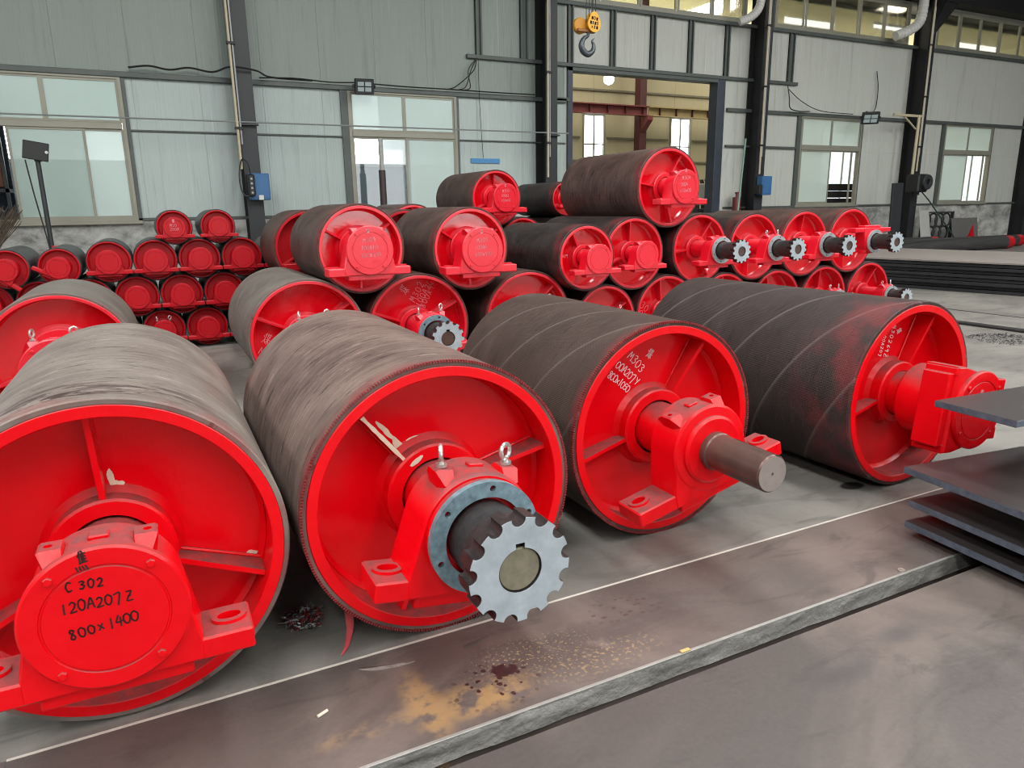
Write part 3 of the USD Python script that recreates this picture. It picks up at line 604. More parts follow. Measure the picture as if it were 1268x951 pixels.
RUST = plain('crane_beam_red', (.20, .045, .05), .5, var=.25, scale=3.0); OCHRE = plain('crane_beam_ochre', (.42, .33, .17), .5, var=.25, scale=3.0); RCOL = plain('far_column_red', (.085, .022, .026), .5)
for nm, lab, x0, x1, mt in (('crane_runway_beam', 'dull red crane runway beam in the far hall, left of the red post', 8.0, 17.3, RUST), ('crane_runway_beam', 'ochre crane runway beam in the far hall, right of the red post', 17.36, 40, OCHRE)):
    t = thing(nm, lab, 'beam', kind='structure'); part(t, 'flange', bx(x0, x1, 22.85, 23.15, 4.80, 4.84), mt, False); part(t, 'flange', bx(x0, x1, 22.88, 23.12, 4.50, 4.53), mt, False)
    part(t, 'web', bx(x0, x1, 22.99, 23.01, 4.53, 4.80), mt, False)
    for x in np.arange(x0+.5, min(x1, 24), .78): part(t, 'stiffener', bx(x-.012, x+.012, 22.9, 22.99, 4.53, 4.80), RCOL, False)
t = thing('far_column', 'dull red column with a bracket standing in the far hall', 'column', kind='structure')
part(t, 'shaft', bx(17.17, 17.47, 23.25, 23.6, 0, 9.6, .01), RCOL, False)
part(t, 'bracket', unman(m3.Manifold.hull_points(np.array([(x, yy, z) for x in (17.2, 17.44) for yy, z in ((23.3, 3.9), (23.3, 4.5), (22.8, 4.5), (22.8, 4.35))], np.float32))), RUST, False)
part(t, 'brace', bx(17.5, 17.53, 23.3, 23.33, 2.9, 4.2), RCOL, False)
single('trim_3', None, None, cat(bx(7.9, 8.0, WY+.2, 26, 0, 9.7), bx(8, 46, FY+.06, FY+.12, 9.5, 9.7)), SHELL, False, kind='structure')
# outside, behind the two left windows
bd = thing('neighbour_building', 'low pale blue-white shed outside behind the second window', 'building', kind='structure')
part(bd, 'wall_sheet', bx(-6.0, 7.8, 20, 20.2, -.3, 2.40), panel_mat('outside_shed', (.45, .53, .60), (.55, .62, .67), (.35, .42, .48), .2), False); part(bd, 'roof_edge', bx(-6.1, 7.85, 19.9, 20.3, 2.40, 2.47), plain('outside_roof_edge', (.75, .78, .8), .5), False)
sh = thing('scrap_rack', 'dark rusty rack with boxes outside the open left window', 'rack')
part(sh, 'board', bx(-4.2, -1.9, 15.2, 15.3, -.3, 3.4), plain('outside_dark_board', (.02, .03, .045), .7, var=.4), False); part(sh, 'box', bx(-3.0, -1.95, 14.75, 15.15, 1.70, 2.1, .02), plain('rust_brown', (.16, .06, .03), .7), False)
part(sh, 'shelf', bx(-3.0, -1.9, 14.7, 15.2, 1.62, 1.68), DARK, False); part(sh, 'post', bx(-1.95, -1.9, 14.7, 14.75, -.3, 3.3), DARK, False)
part(sh, 'bundle', tube(curve([(-2.6, 14.7, 1.25), (-2.3, 14.65, 1.5), (-2.05, 14.7, 1.28)], 12), .05, 8), DARK)

# ------------------------------------------------------------------ the four big drums in front
drum('conveyor_drum', 'front-left large red drum with black handwriting C302 on its round bearing cover', -.163, 1.848, .416, .416, 1.30, LAG1, 'cap', yaw=-.5, rec=.125, ribs=(92, -20, 205),
     red=RED, disc_red=RED_IN, seg=128, fw_=.285, capc=MARKER, captext=[('q', -.034, .132, .026, 3), ('d', -.038, .112, .03, 6, .7), ('C', -.064, .077, .021, 0), ('302', -.040, .078, .019, -2, .85),
     ('120A207', -.079, .030, .023, 1, .70), ('Z', .040, .030, .021, 0), ('800', -.070, -.031, .022, 8, .78), ('x', -.018, -.023, .02, 8), ('1400', .0, -.024, .024, 4, .62)],
     patches=[(.026, .160, .022, .017, -20, .1235), (.014, .180, .010, .034, 2, .124), (.325, -.106, .022, .016, -20, .1235)])
drum('conveyor_drum', 'large red drum with grey notched sprocket and bright eye bolts, front row second from left', .6945, 1.839, .4147, .4145, 1.2225, LAG2, 'sprocket', yaw=0, s=1.05, out=-.245, dp=.14, rec=.125, ribs=(129, 15, 249),
     red=RED, disc_red=RED_IN, seg=128, roll=-8, eyes=True, teeth=True, fw_=.268, bare=(129,), patches=[(-.066, .110, .030, .011, 32, .0555), (-.088, .142, .015, .052, 40, .1235), (-.130, .195, .010, .055, 40, .124), (-.035, .158, .045, .012, 8, .1235)])
drum('conveyor_drum', 'large front red drum with a bare brown keyed shaft and white chalk M303', 1.678, 2.059, .4146, .4146, 1.067, LAG3, 'shaft', yaw=-.15, rec=.11, ribs=(58, 193, 312),
     red=RED, disc_red=RED_IN, seg=128, roll=14, teeth=True, fw_=.33, text=[('m', -.020, .268, .036, -35), ('M303', -.107, .272, .034, -46, .72), ('00A207', -.160, .243, .029, -41, .62), ('Y', -.073, .170, .028, -40), ('800x1050', -.196, .208, .027, -38, .55)])
drum('conveyor_drum', 'large dark-wrapped red drum furthest right in front, its bearing block turned on its side', 2.931, 1.935, .414, .414, 1.363, LAG4, 'cap', yaw=1.5, rec=.12, ribs=(64, 190, 310),
     red=RED, disc_red=RED_IN, seg=128, roll=-96, out=-.275, fw_=.175, hubr=.14, dp=.135, slots=False, barrel=.26, captext=[('m', -.02, .06, .03, -20)],
     text=[('m', .030, .27, .030, -70), ('M3026', .0, .298, .024, -106, .95), ('9Z', -.034, .195, .026, -106, .9), ('100A207', -.055, .27, .018, -104, .9)])

# ------------------------------------------------------------------ the big stack: faces near y = 5
def rest(a, b, R):
    """Centre of a drum of radius R lying on two drums (x, z, r)."""
    (xa, za, ra), (xb, zb, rb) = a, b; da, db = ra+R, rb+R; d = math.hypot(xb-xa, zb-za); m = (da*da - db*db + d*d)/(2*d); h = math.sqrt(max(1e-6, da*da-m*m))
    ux, uz = (xb-xa)/d, (zb-za)/d
    return (xa + m*ux - h*uz, za + m*uz + h*ux, R)
K = 1.0015
F1 = {k: (x, r, r) for k, x, r in (('B', .93, .40), ('C', 1.745, .395), ('D', 2.66, .383), ('E', 3.395, .306), ('F', 4.037, .330), ('G2', 4.70, .322), ('G3', 5.35, .32), ('G4', 6.0, .322), ('G5', 6.655, .326))}
GRP = 'drums in the big stack'
def put(c, name, label, y, L, lag, kind='cap', **k): return drum(name, label, c[0], y, c[2-1]*1.0, c[2], L, lag, kind, group=GRP, **k)
drum('conveyor_drum', 'pale grey drum with eye bolts at the left edge, behind the front-left drum', -.515, 4.85, .405, .405, 1.0, LAGA, 'capeye', red=RED_B, ribs=(200, 330), eyes=True, s=1.1, seg=96, hubr=.17)
put(F1['B'], 'conveyor_drum', 'floor-level drum of the big stack with white marks on its face, leftmost of bottom row', 4.95, 1.22, LAGA, ribs=(155, 35, 275), text=[('m', -.30, -.02, .07, -30), ('M7', -.33, -.10, .05, -30)], eyes=True, seg=80)
put(F1['C'], 'conveyor_drum', 'floor-level drum with a grey sprocket and chalk lines, under the two capped drums', 5.0, 1.1, LAGB, 'sprocket', s=.92, roll=5, out=-.32, clen=.245, ribs=(28, 160, 275), eyes=True, seg=80,
    text=[('m', -.055, .23, .07, 50), ('M302', .01, .17, .05, 58), ('100A206', .05, .13, .045, 58), ('800x950', .085, .12, .045, 60)])
put(F1['D'], 'conveyor_drum', 'floor-level drum just behind the chalked front drum, right of the sprocket drum', 5.0, 1.08, LAGB, ribs=(165, 45, 285), eyes=True, seg=80)
put(F1['E'], 'conveyor_drum', 'small floor-level red drum with eye bolts showing over the chalked front drum', 5.0, 1.1, LAGC, 'cap', s=.68, ribs=(150, 30, 270), eyes=True, seg=64)
put(F1['F'], 'conveyor_drum', 'floor-level red drum with chalk marks, peeking left over the dark-wrapped front drum', 5.0, 1.1, LAGC, 'cap', s=.68, ribs=(100, 220, 340), text=[('M30', -.24, .08, .06, -40), ('70A', -.25, .01, .05, -40)], seg=64)
put(F1['G2'], 'conveyor_drum', 'floor-level drum mostly hidden under the leftmost two sprocket drums', 5.0, 1.1, LAGC, 'cap', s=.68, seg=64)
put(F1['G3'], 'conveyor_drum', 'floor-level red drum showing its top over the dark-wrapped drum, under the two middle sprocket drums', 5.0, 1.1, LAGC, 'cap', s=.68, ribs=(110, 230, 350), seg=64)
put(F1['G4'], 'conveyor_drum', 'floor-level drum with one white eye bolt showing, second from right in bottom row', 5.0, 1.1, LAGC, 'sprocket', s=.68, ribs=(95, 215, 335), eyes=True, seg=64)
put(F1['G5'], 'conveyor_drum', 'floor-level sprocket drum with two eye bolts at the right end of the bottom row', 5.0, 1.1, LAGC, 'sprocket', s=.70, out=-.25, clen=.19, ribs=(60, 180, 300), eyes=True, seg=64)
H = {}
H['H1'] = rest(F1['B'], F1['C'], .3115); H['H2'] = rest(F1['C'], (2.62, .400, .400), .307)
H['H4'] = rest(F1['E'], F1['F'], .306); H['H3'] = rest(F1['D'], H['H4'], .262)
H['H5'] = rest(F1['F'], F1['G2'], .3075); H['H6'] = rest(F1['G2'], F1['G3'], .3075); H['H7'] = rest(F1['G3'], F1['G4'], .314); H['H8'] = rest(F1['G4'], F1['G5'], .318)
tx = lambda a, b, c: [('m', -.018, .118, .026, 0), (a, -.045, .055, .028, 4), (b, -.062, .005, .027, 3, .72), (c, -.062, -.045, .027, 3, .72)]
put(H['H1'], 'conveyor_drum', 'second-layer capped drum at the left of the big stack, chalk lines on its pink cover', 5.0, 1.0, LAGB, ribs=(150, 38, 268), out=-.20, captext=tx('M304', '100A10', '650x950'), seg=80, rec=.09)
put(H['H2'], 'conveyor_drum', 'second-layer capped drum with faint chalk on its cover, second from left of that layer', 5.0, 1.0, LAGB, ribs=(148, 30, 270), out=-.20, captext=tx('M305', '100A6', '650x950'), seg=80, rec=.09)
put(H['H3'], 'conveyor_drum', 'second-layer drum with plain small cover and faint chalk beside it, front of middle pair', 4.85, 1.15, LAGC, s=.70, ribs=(120, 240, 0), seg=72, rec=.10, text=[('xMAM5', -.17, .0, .035, 0)], fw_=.215)
put(H['H4'], 'conveyor_drum', 'second-layer drum with upright rib and plain small cover, right of the middle pair', 5.0, 1.2, LAGC, s=.70, ribs=(95, 200, 330), seg=72, rec=.10, fw_=.215)
sk = dict(s=.76, seg=72, rec=.10, out=-.255, clen=.255)
put(H['H5'], 'conveyor_drum', 'second-layer sprocket drum in the stack middle, leftmost of the four', 5.0, 1.15, LAGC, 'sprocket', ribs=(58, 185, 300), fw_=.22, **sk)
put(H['H6'], 'conveyor_drum', 'second-layer sprocket drum with two white eye bolts on its block, second of the four', 5.0, 1.15, LAGC, 'sprocket', ribs=(150, 30, 262), fw_=.22, eyes=True, **sk)
put(H['H7'], 'conveyor_drum', 'second-layer sprocket drum with an upright rib at the top, third of the four', 5.0, 1.15, LAGB, 'sprocket', ribs=(88, 205, 330), fw_=.20, **sk)
put(H['H8'], 'conveyor_drum', 'second-layer sprocket drum at the right end, its bearing foot turned on top', 5.0, 1.15, LAGB, 'sprocket', ribs=(160, 262, 20), fw_=.25, roll=180, **sk)
J3 = rest(H['H4'], H['H5'], .332)
put(J3, 'conveyor_drum', 'dark brown red-faced drum on top of the stack in front of the doorway', 5.0, 1.25, LAGB, ribs=(62, 172, 282), s=.84, fw_=.245, captext=tx('M304', '700A', '650x00'), seg=80, rec=.10)
# the rows behind
R2 = [(1.03, .33, .33), (1.76, .39, .39), (2.545, .39, .39)]
for c, n in zip(R2, ('left', 'middle', 'right')): put(c, 'conveyor_drum', f'floor-level drum hidden in the second row of the big stack, {n} one', 6.42, .78, LAGB, seg=40)
K1 = rest(R2[0], R2[1], .325); K2 = rest(R2[1], R2[2], .295)
put(K1, 'conveyor_drum', 'dull red-rimmed drum peeking out behind the leftmost capped drum of the big stack', 6.42, .78, LAGB, seg=56, red=RED_D)
put(K2, 'conveyor_drum', 'drum of which only a dark red rim shows between the two capped second-layer drums', 6.42, .78, LAGB, seg=56, red=RED_D)
R3 = [(2.15, .40, .40), (2.92, .36, .36), (3.60, .318, .318), (4.25, .318, .318), (4.90, .318, .318)]
for c, n in zip(R3, ('first', 'second', 'third', 'fourth', 'fifth')): put(c, 'conveyor_drum', f'floor-level drum hidden in the third row of the big stack, {n} from the left', 7.5, .95, LAGB, seg=40)
K3 = rest(R3[0], R3[1], .33); K5 = rest(R3[1], R3[2], .27); K4 = rest(R3[2], R3[3], .30); K6 = rest(R3[3], R3[4], .30)
put(K3, 'conveyor_drum', 'brown drum whose back shows left under the top drum with the pale chalked cover', 7.5, .95, LAGB, seg=48)
put(K5, 'conveyor_drum', 'drum hidden under the top-layer drum with the pale chalked cover', 7.5, .95, LAGB, seg=40)
put(K4, 'conveyor_drum', 'drum whose pale red rim shows right below the top-layer drum with the chalked cover', 7.5, .95, LAGC, seg=56)
put(K6, 'conveyor_drum', 'dark drum in the third row under the small top drum', 7.5, .95, LAGC, seg=48)
J1 = rest(K5, K4, .308); J2 = (K6[0]-.06, K6[1] + math.sqrt(.50**2-.06**2), .20)
put(J1, 'conveyor_drum', 'top-layer brown drum with an upright rib and chalked cover, below the blue wall label', 7.5, 1.1, LAGB, ribs=(92, 210, 330), captext=tx('M701', '100A2', '650x00'), s=.94, seg=72, rec=.10)
put(J2, 'conveyor_drum', 'small dark top-layer drum between the chalked one and the drum before the doorway', 7.5, 1.05, LAGC, ribs=(110, 215, 330), s=.62, seg=64, rec=.08, captext=[('M70', -.05, .02, .04, 0), ('60x9', -.055, -.04, .035, 0)])

# ------------------------------------------------------------------ the stack of small drums at the left
GS = 'small drums stacked at the left'
SY, SR = 7.4, .186
def small(label, proto, c, y=SY, roll=0):
    if proto is None:
        return drum('small_drum', label, c[0], y, c[1], c[2], .80, LAGS, 'cap', s=.64*c[2]/.186, fw_=.184*c[2]/.186, rec=.05, ribs=(), red=RED_D, disc_red=RED_D, seg=44, roll=roll, group=GS, cat_='conveyor drum', out=-.10)
    return clone(proto, label, (c[0], y, c[1]-c[2]), group=GS)
r1 = [(x, SR, SR) for x in (.07, .445, .82)]; rl = [(x, SR, SR) for x in (-.68, -.305)]; r1b = [(1.195, SR, SR)]
base_row = rl + r1 + r1b
labs = ['hidden floor-level small drum furthest left under the small stack', 'hidden floor-level small drum second from left under the small stack', 'lowest-row small red drum with two eye bolts, left one of the visible pair',
        'lowest-row small red drum beside the pale grey drum, right one of the visible pair', 'hidden floor-level small drum right of the visible pair', 'hidden floor-level small drum at the right end of the small stack']
P0 = small(labs[3], None, base_row[3])
for i in (0, 1, 4, 5): small(labs[i], P0, base_row[i])
pe = drum('small_drum', labs[2], base_row[2][0], SY, SR, SR, .80, LAGS, 'cap', s=.60, fw_=.184, rec=.05, ribs=(), red=RED_D, disc_red=RED_D, seg=44, group=GS, eyes=True, out=-.10)
row2 = [rest(base_row[i], base_row[i+1], SR) for i in range(5)]
for c, l in zip(row2, ('hidden second-row small drum under the leaning pair at far left', 'second-row small red drum mostly behind the pale grey drum, left of its row', 'second-row small red drum, middle of the row above the eye-bolt drum',
                       'second-row small red drum at the right of its row, beside the big stack', 'hidden second-row small drum behind the pale floor-level drum')): small(l, P0, c)
row3 = [rest(row2[i], row2[i+1], SR) for i in range(4)]
for c, l in zip(row3, ('black-bodied small drum tilting at the left end of the third row', 'third-row small red drum below the chalked top one', 'third-row small red drum under the gap between the two top drums', 'third-row small red drum right of centre, under the right top drum')): small(l, P0, c)
m_ = (1.20, row3[3][1], SR); small('small red drum ending the third row at right, half hidden by the big stack', P0, m_)
t4 = [rest(row3[1], row3[2], .157), rest(row3[2], row3[3], .157)]
Q0 = drum('small_drum', 'topmost left small red drum with white chalk lines on its cover', t4[0][0], SY, t4[0][1], .157, .7, LAGS, 'cap', s=.56, fw_=.165, rec=.05, ribs=(), red=RED_D, disc_red=RED_D, seg=44, group=GS, out=-.10,
          captext=[('m', -.015, .045, .03, 0), ('M30', -.035, .008, .024, 0), ('200A', -.038, -.025, .024, 0)])
drum('small_drum', 'topmost right small red drum with a blank pink cover', t4[1][0], SY, t4[1][1], .157, .7, LAGS, 'cap', s=.56, fw_=.165, rec=.05, ribs=(), red=RED_D, disc_red=RED_D, seg=44, group=GS, out=-.10)
# loose heap at the far left
heap = [(-1.055, SR, SR), (-1.43, SR, SR)]; h2 = [rest(heap[0], base_row[0], SR), rest(heap[1], heap[0], SR)]
for c, l in zip(heap, ('hidden floor-level small drum of the loose heap, nearer the stack', 'hidden floor-level small drum at the very left of the loose heap')): small(l, P0, c)
for c, l in zip(h2, ('small drum in the lower layer of the loose heap, its foot just showing', 'small dark red drum low at the left picture edge under the leaning pair')): small(l, P0, c)
M1 = rest(h2[0], row2[0], .165); M2 = rest(h2[1], h2[0], .165)
drum('small_drum', 'small black drum lying with its bearing foot tilted down left, near the lamp pole', M1[0], 7.3, M1[1], .165, .9, LAGS, 'cap', s=.56, fw_=.175, rec=.05, ribs=(), red=RED_D, disc_red=RED_D, seg=44, group=GS, roll=-28, out=-.10)
drum('small_drum', 'small black drum at the left picture edge with its foot tilted to the right', M2[0], 7.3, M2[1], .165, .9, LAGS, 'cap', s=.56, fw_=.175, rec=.05, ribs=(), red=RED_D, disc_red=RED_D, seg=44, group=GS, roll=-40, out=-.10)

# ------------------------------------------------------------------ steel plates at the right
PLT = plain('mill_scale_plate', (.038, .032, .032), .42, .2, var=.35, scale=3.0)
PLE = plain('flame_cut_edge', (.10, .125, .165), .5, .35, var=.7, scale=28.0, bump=.5, bscale=40.0)
def plate(label, x, y, z, w, d, th, rz):
    t = thing('steel_plate', label, 'steel plate', (x, y, z), rz, 'stacked steel plates')
    part(t, 'sheet', bx(.001, w-.001, -d+.001, -.001, -th, 0, .001), PLT, False)
    o_ = sbox(0, -d, w, 0).difference(sbox(.004, -d+.004, w-.004, -.004))
    e = trimesh.creation.extrude_polygon(o_, th-.003, engine='earcut'); part(t, 'cut_edge', moved(tm(e.vertices, e.faces), 0, 0, -th+.0015), PLE, False, label='blue-grey flame-cut edge')
plate('lowest dark steel plate, lying just above the trench at the right', 2.46, 1.586, .062, 1.6, 1.15, .026, -5.5)
plate('second dark steel plate from the bottom at the right', 2.48, 1.592, .140, 1.6, 1.15, .026, -6)
plate('broad dark steel plate with a blue edge, third from the bottom at the right', 2.466, 1.620, .268, 1.6, 1.0, .026, -7)
plate('topmost short steel plate with a pale blue edge, above the others at the right', 2.562, 1.595, .520, 1.5, .30, .024, -4)
WOOD = plain('rough_timber', (.22, .15, .09), .8, 0, var=.3, scale=20.0)
for z0, z1, l in ((0, .036, 'timber bearer on the floor under the lowest steel plate'), (.062, .114, 'timber spacer between the two lowest plates'), (.14, .242, 'thick timber spacer under the broad plate'), (.268, .496, 'tall timber block under the topmost plate')):
    single('timber_block', l, 'timber block', moved(bx(-.05, .05, -.09, .09, z0, z1, .004), 3.55, 1.42, 0), WOOD, False, group='timber under the plates')
    single('timber_block', l.replace('timber', 'second timber', 1), 'timber block', moved(bx(-.05, .05, -.09, .09, z0, z1, .004), 3.92, 1.40, 0), WOOD, False, group='timber under the plates')

# ------------------------------------------------------------------ dark sheet pile in the right distance
SHT = plain('black_rolled_sheet', (.016, .016, .018), .5, .1, var=.5, scale=4.0); SHT_T = plain('sheet_pile_top', (.21, .185, .17), .55, .1, var=.2, scale=1.5)
yy0 = 3.0; zc = 0.0
for k in range(9):
    dx = (.0, .05, -.02, .03, .0, .06, .01, .04, .0)[k]; th = .05 if k < 8 else .03
    m = bx(.0+dx, 2.6+dx, -4.0, 3.2, zc+.003, zc+th-.004, .002)
    single('steel_sheet', f'long black steel sheet in the pile at the right, {("bottom", "second from bottom", "third from bottom", "fourth from bottom", "middle", "sixth from bottom", "third from top", "second from top", "top brown-faced")[k]} one', 'steel sheet',
           trimesh.Trimesh(*(lambda v, f: (v, f))(np.stack([10.15 + m.vertices[:, 0]*.979 - m.vertices[:, 1]*.202*1, 6.3 + m.vertices[:, 0]*.202 + m.vertices[:, 1]*.979, m.vertices[:, 2]], -1), m.faces), process=False), SHT_T if k == 8 else SHT, False, group='black sheets in the pile')
    zc += th

# ------------------------------------------------------------------ things on and along the wall
BLUE = plain('switch_box_blue', (.035, .13, .30), .45, 0, var=.15, scale=3.0); CABLE = plain('black_cable', (.016, .016, .017), .5); PIPEM = plain('cream_conduit', (.50, .43, .30), .45, .1, var=.15, scale=3.0)
GALV = plain('galvanised_conduit', (.30, .33, .33), .4, .4); LENS = plain('lamp_glass', (.42, .52, .52), .15, .2); WHITEP = plain('white_plastic', (.62, .62, .6), .5)
def conduit(x, z0, z1, n, label, dx=0.0, y=13.315):
    t = thing('conduit', label, 'conduit pipe'); part(t, 'pipe', rodm((x, y, z0), (x+dx, y, z1), .022), PIPEM)
    part(t, 'pipe', rodm((x+.05, y+.01, z0+.4), (x+.05+dx, y+.01, z1-1.0), .016), GALV)
    for k in range(n): z = z0 + (k+.5)*(z1-z0)/n; part(t, 'clip', bx(x-.045, x+.09, y-.03, y+.04, z-.02, z+.02, .004), COLD)
conduit(1.615, 1.95, 7.2, 4, 'cream conduit running up the left column')
conduit(7.565, 1.85, 7.2, 4, 'cream conduit running up the column left of the doorway')
conduit(13.40, 1.95, 7.2, 4, 'cream conduit running up the column right of the doorway')
conduit(19.22, 2.06, 7.2, 4, 'cream conduit running up the right column above the motor box')
t = thing('switch_box', 'blue electrical switch box on the left column, black handset hung at its side', 'switch box')
part(t, 'box', bx(1.70, 2.03, 13.20, 13.41, 1.44, 1.88, .012), BLUE); part(t, 'door_panel', bx(1.73, 2.01, 13.193, 13.202, 1.47, 1.86, .003), BLUE); part(t, 'socket', bx(1.83, 1.91, 13.17, 13.2, 1.44, 1.52, .006), WHITEP, label='white socket')
t = thing('pendant_control', 'black hoist pendant control hanging beside the left blue box', 'control handset')
part(t, 'handset', bx(1.67, 1.78, 13.10, 13.185, 1.5, 1.86, .02), BLACKP); 
for k in range(4): part(t, 'button', disc(.018, 13.092, 13.102, 12).apply_translation((1.725, 0, 1.56+.075*k)), GALV)
part(t, 'cable', tube(curve([(1.72, 13.14, 1.86), (1.70, 13.14, 2.02), (1.62, 13.2, 2.1), (1.56, 13.2, 1.9), (1.55, 13.15, 1.66), (1.60, 13.14, 1.52), (1.69, 13.14, 1.5)], 30), .013, 6), CABLE)
t = thing('switch_box', 'blue electrical switch box on the column right of the doorway', 'switch box'); part(t, 'box', bx(13.42, 13.74, 13.22, 13.41, 1.46, 1.9, .012), BLUE); part(t, 'door_panel', bx(13.46, 13.71, 13.212, 13.222, 1.49, 1.87, .003), BLUE); part(t, 'breaker', bx(13.32, 13.43, 13.2, 13.4, 1.48, 1.7, .01), BLACKP)
t = thing('motor_box', 'black electrical motor box with a drooping cable on the right column', 'control box'); part(t, 'box', bx(18.95, 19.36, 13.02, 13.41, 1.5, 1.98, .03), BLACKP); part(t, 'reel', ring(.2, .08, 12.94, 13.03, 28, .01).apply_translation((19.24, 0, 1.76)), DARK)
part(t, 'gland', rodm((19.2, 13.2, 1.42), (19.2, 13.2, 1.52), .05), DARK)
single('cable', 'green-black cable drooping from the motor box to the floor', 'cable', tube(curve([(19.25, 13.1, 1.5), (19.4, 12.95, 1.25), (19.75, 12.8, .8), (20.1, 12.7, .42), (20.5, 12.7, .06)], 30), .02, 6), plain('green_cable', (.02, .045, .035), .5))
def floodlight(label, x, y, z, yaw, tilt, w=.34, h=.26, arm=True, mount=None):
    t = thing('floodlight', label, 'floodlight', (x, y, z), yaw, rx=tilt)
    part(t, 'housing', bx(-w/2, w/2, -.02, .07, -h/2, h/2, .012), BLACKP); part(t, 'bezel', prism(sbox(-w/2+.01, -h/2+.01, w/2-.01, h/2-.01).difference(sbox(-w/2+.04, -h/2+.04, w/2-.04, h/2-.04)), -.032, -.018), DARK)
    for a in (-1, 1):
        for b in (-1, 1): part(t, 'lens', bx(a*(w/4-.02)-w/4+.03, a*(w/4-.02)+w/4-.03, -.026, -.021, b*(h/4-.02)-h/4+.03, b*(h/4-.02)+h/4-.03), LENS, False, label='pale lamp glass')
    part(t, 'bracket', cat(bx(-w/2-.03, -w/2-.01, -.01, .05, -.03, .03), bx(w/2+.01, w/2+.03, -.01, .05, -.03, .03), bx(-w/2-.03, w/2+.03, .09, .11, -.03, .03), bx(-w/2-.03, -w/2-.01, .04, .1, -.02, .02), bx(w/2+.01, w/2+.03, .04, .1, -.02, .02)), DARK, False)
    if mount: part(t, 'arm', bx(-.02, .02, .1, mount, -.02, .02), DARK, False)
    return t
floodlight('black floodlight on the wall at the top of the second window', 3.86, 13.46, 3.40, -8, 12, mount=.33)
floodlight('black floodlight on the wall right of the third window', 17.0, 13.2, 3.34, -38, 25, .42, .30, mount=.5)
t = thing('lamp_pole', 'black lamp panel on a tall dark pole in front of the left window', 'lamp pole', (-1.21, 12.45, 0), 0)
part(t, 'pole', rodm((0, 0, .02), (0, 0, 2.02), .032, 12), DARK); part(t, 'foot', bx(-.2, .2, -.2, .2, 0, .03, .005), DARK); part(t, 'lamp_panel', tm(*(lambda m: (m.vertices, m.faces))(rolled(bx(-.155, .155, -.06, -.02, -.125, .125, .008), -10))).apply_translation((.0, -.02, 2.12)), BLACKP)
part(t, 'hinge', bx(-.04, .05, -.03, .05, 1.98, 2.06, .006), DARK); part(t, 'cable', tube(curve([(-.14, -.08, 2.0), (-.10, -.06, 1.5), (-.04, -.05, .95), (.0, -.04, .45)], 20), .010, 6), CABLE); part(t, 'knob', disc(.02, -.1, -.05, 12).apply_translation((.13, 0, 2.10)), WHITEP)
t = thing('pipe_post', 'dark pipe post with a pale flaking top standing before the second window', 'post')
part(t, 'lower_tube', rodm((4.02, 13.2, 0), (4.02, 13.2, 1.95), .062, 14), plain('post_dark_brown', (.045, .03, .03), .5)); part(t, 'upper_tube', rodm((4.02, 13.2, 1.93), (4.02, 13.2, 2.5), .042, 12), plain('post_pale', (.36, .36, .34), .6, var=.5, scale=20.0), label='pale flaking upper tube')
t = thing('wall_wire', 'thin grey conduit running level across the wall and windows', 'conduit'); part(t, 'wire', rodm((-3.5, 13.32, 2.70), (8.05, 13.32, 2.715), .014, 6), GALV); 
for x in (1.8, 7.7): part(t, 'bracket', bx(x-.16, x+.16, 13.33, 13.42, 2.66, 2.69, .004), DARK, False)
def cable(label, pts, r=.012): return single('cable', label, 'cable', tube(curve(pts, 40), r, 5), CABLE)
cable('black cable looping along the girt left of the left column', [(0.1, 13.76, 3.52), (.4, 13.74, 3.56), (.7, 13.74, 3.52), (1.0, 13.74, 3.57), (1.35, 13.7, 3.52), (1.6, 13.36, 3.56), (2.0, 13.36, 3.53), (2.3, 13.72, 3.5), (3.0, 13.74, 3.49)], .016)
cable('thin black cable lying on the girt between the left column and the floodlight', [(2.1, 13.74, 3.485), (2.7, 13.73, 3.51), (3.3, 13.74, 3.485), (3.75, 13.72, 3.50)], .011)
cable('black cable running along the girt over the second window', [(4.1, 13.74, 3.50), (4.8, 13.73, 3.485), (5.6, 13.74, 3.49), (6.6, 13.74, 3.485), (7.5, 13.74, 3.49)], .012)
for i, (a, b) in enumerate(((5.55, 5.75), (5.75, 5.95), (5.9, 6.05))): cable(f'black cable hanging from the stud end above the second window, {("outer", "middle", "inner")[i]} strand', [(6.22, 13.76, 4.1), (6.12-.05*i, 13.72, 3.85), (b, 13.72, 3.55), (a, 13.73, 3.48)], .010)
cable('long thin cable hanging down to the blue wall label', [(6.26, 13.78, 4.06), (6.28, 13.8, 3.2), (6.33, 13.8, 2.24)], .006)
cable('black cable hanging along the stud right of the doorway', [(14.6, 13.76, 4.08), (14.64, 13.72, 3.8), (14.7, 13.72, 3.55), (15.0, 13.73, 3.49), (15.4, 13.74, 3.5)], .014)
cable('thin cable slung from the stud to the girt above the third window', [(14.62, 13.76, 4.0), (15.1, 13.73, 3.72), (15.8, 13.73, 3.53), (17.0, 13.74, 3.50)], .010)
cable('thin dark cable rising from the right floodlight up the panel', [(17.15, 13.35, 3.45), (17.9, 13.78, 3.7), (17.95, 13.8, 4.2), (17.85, 13.81, 4.62)], .012)
single('wall_label', 'narrow blue label on the wall above the top-layer drum', 'label', cat(bx(6.08, 6.72, 13.84, 13.868, 2.14, 2.23)), plain('label_blue', (.06, .24, .48), .5), False)
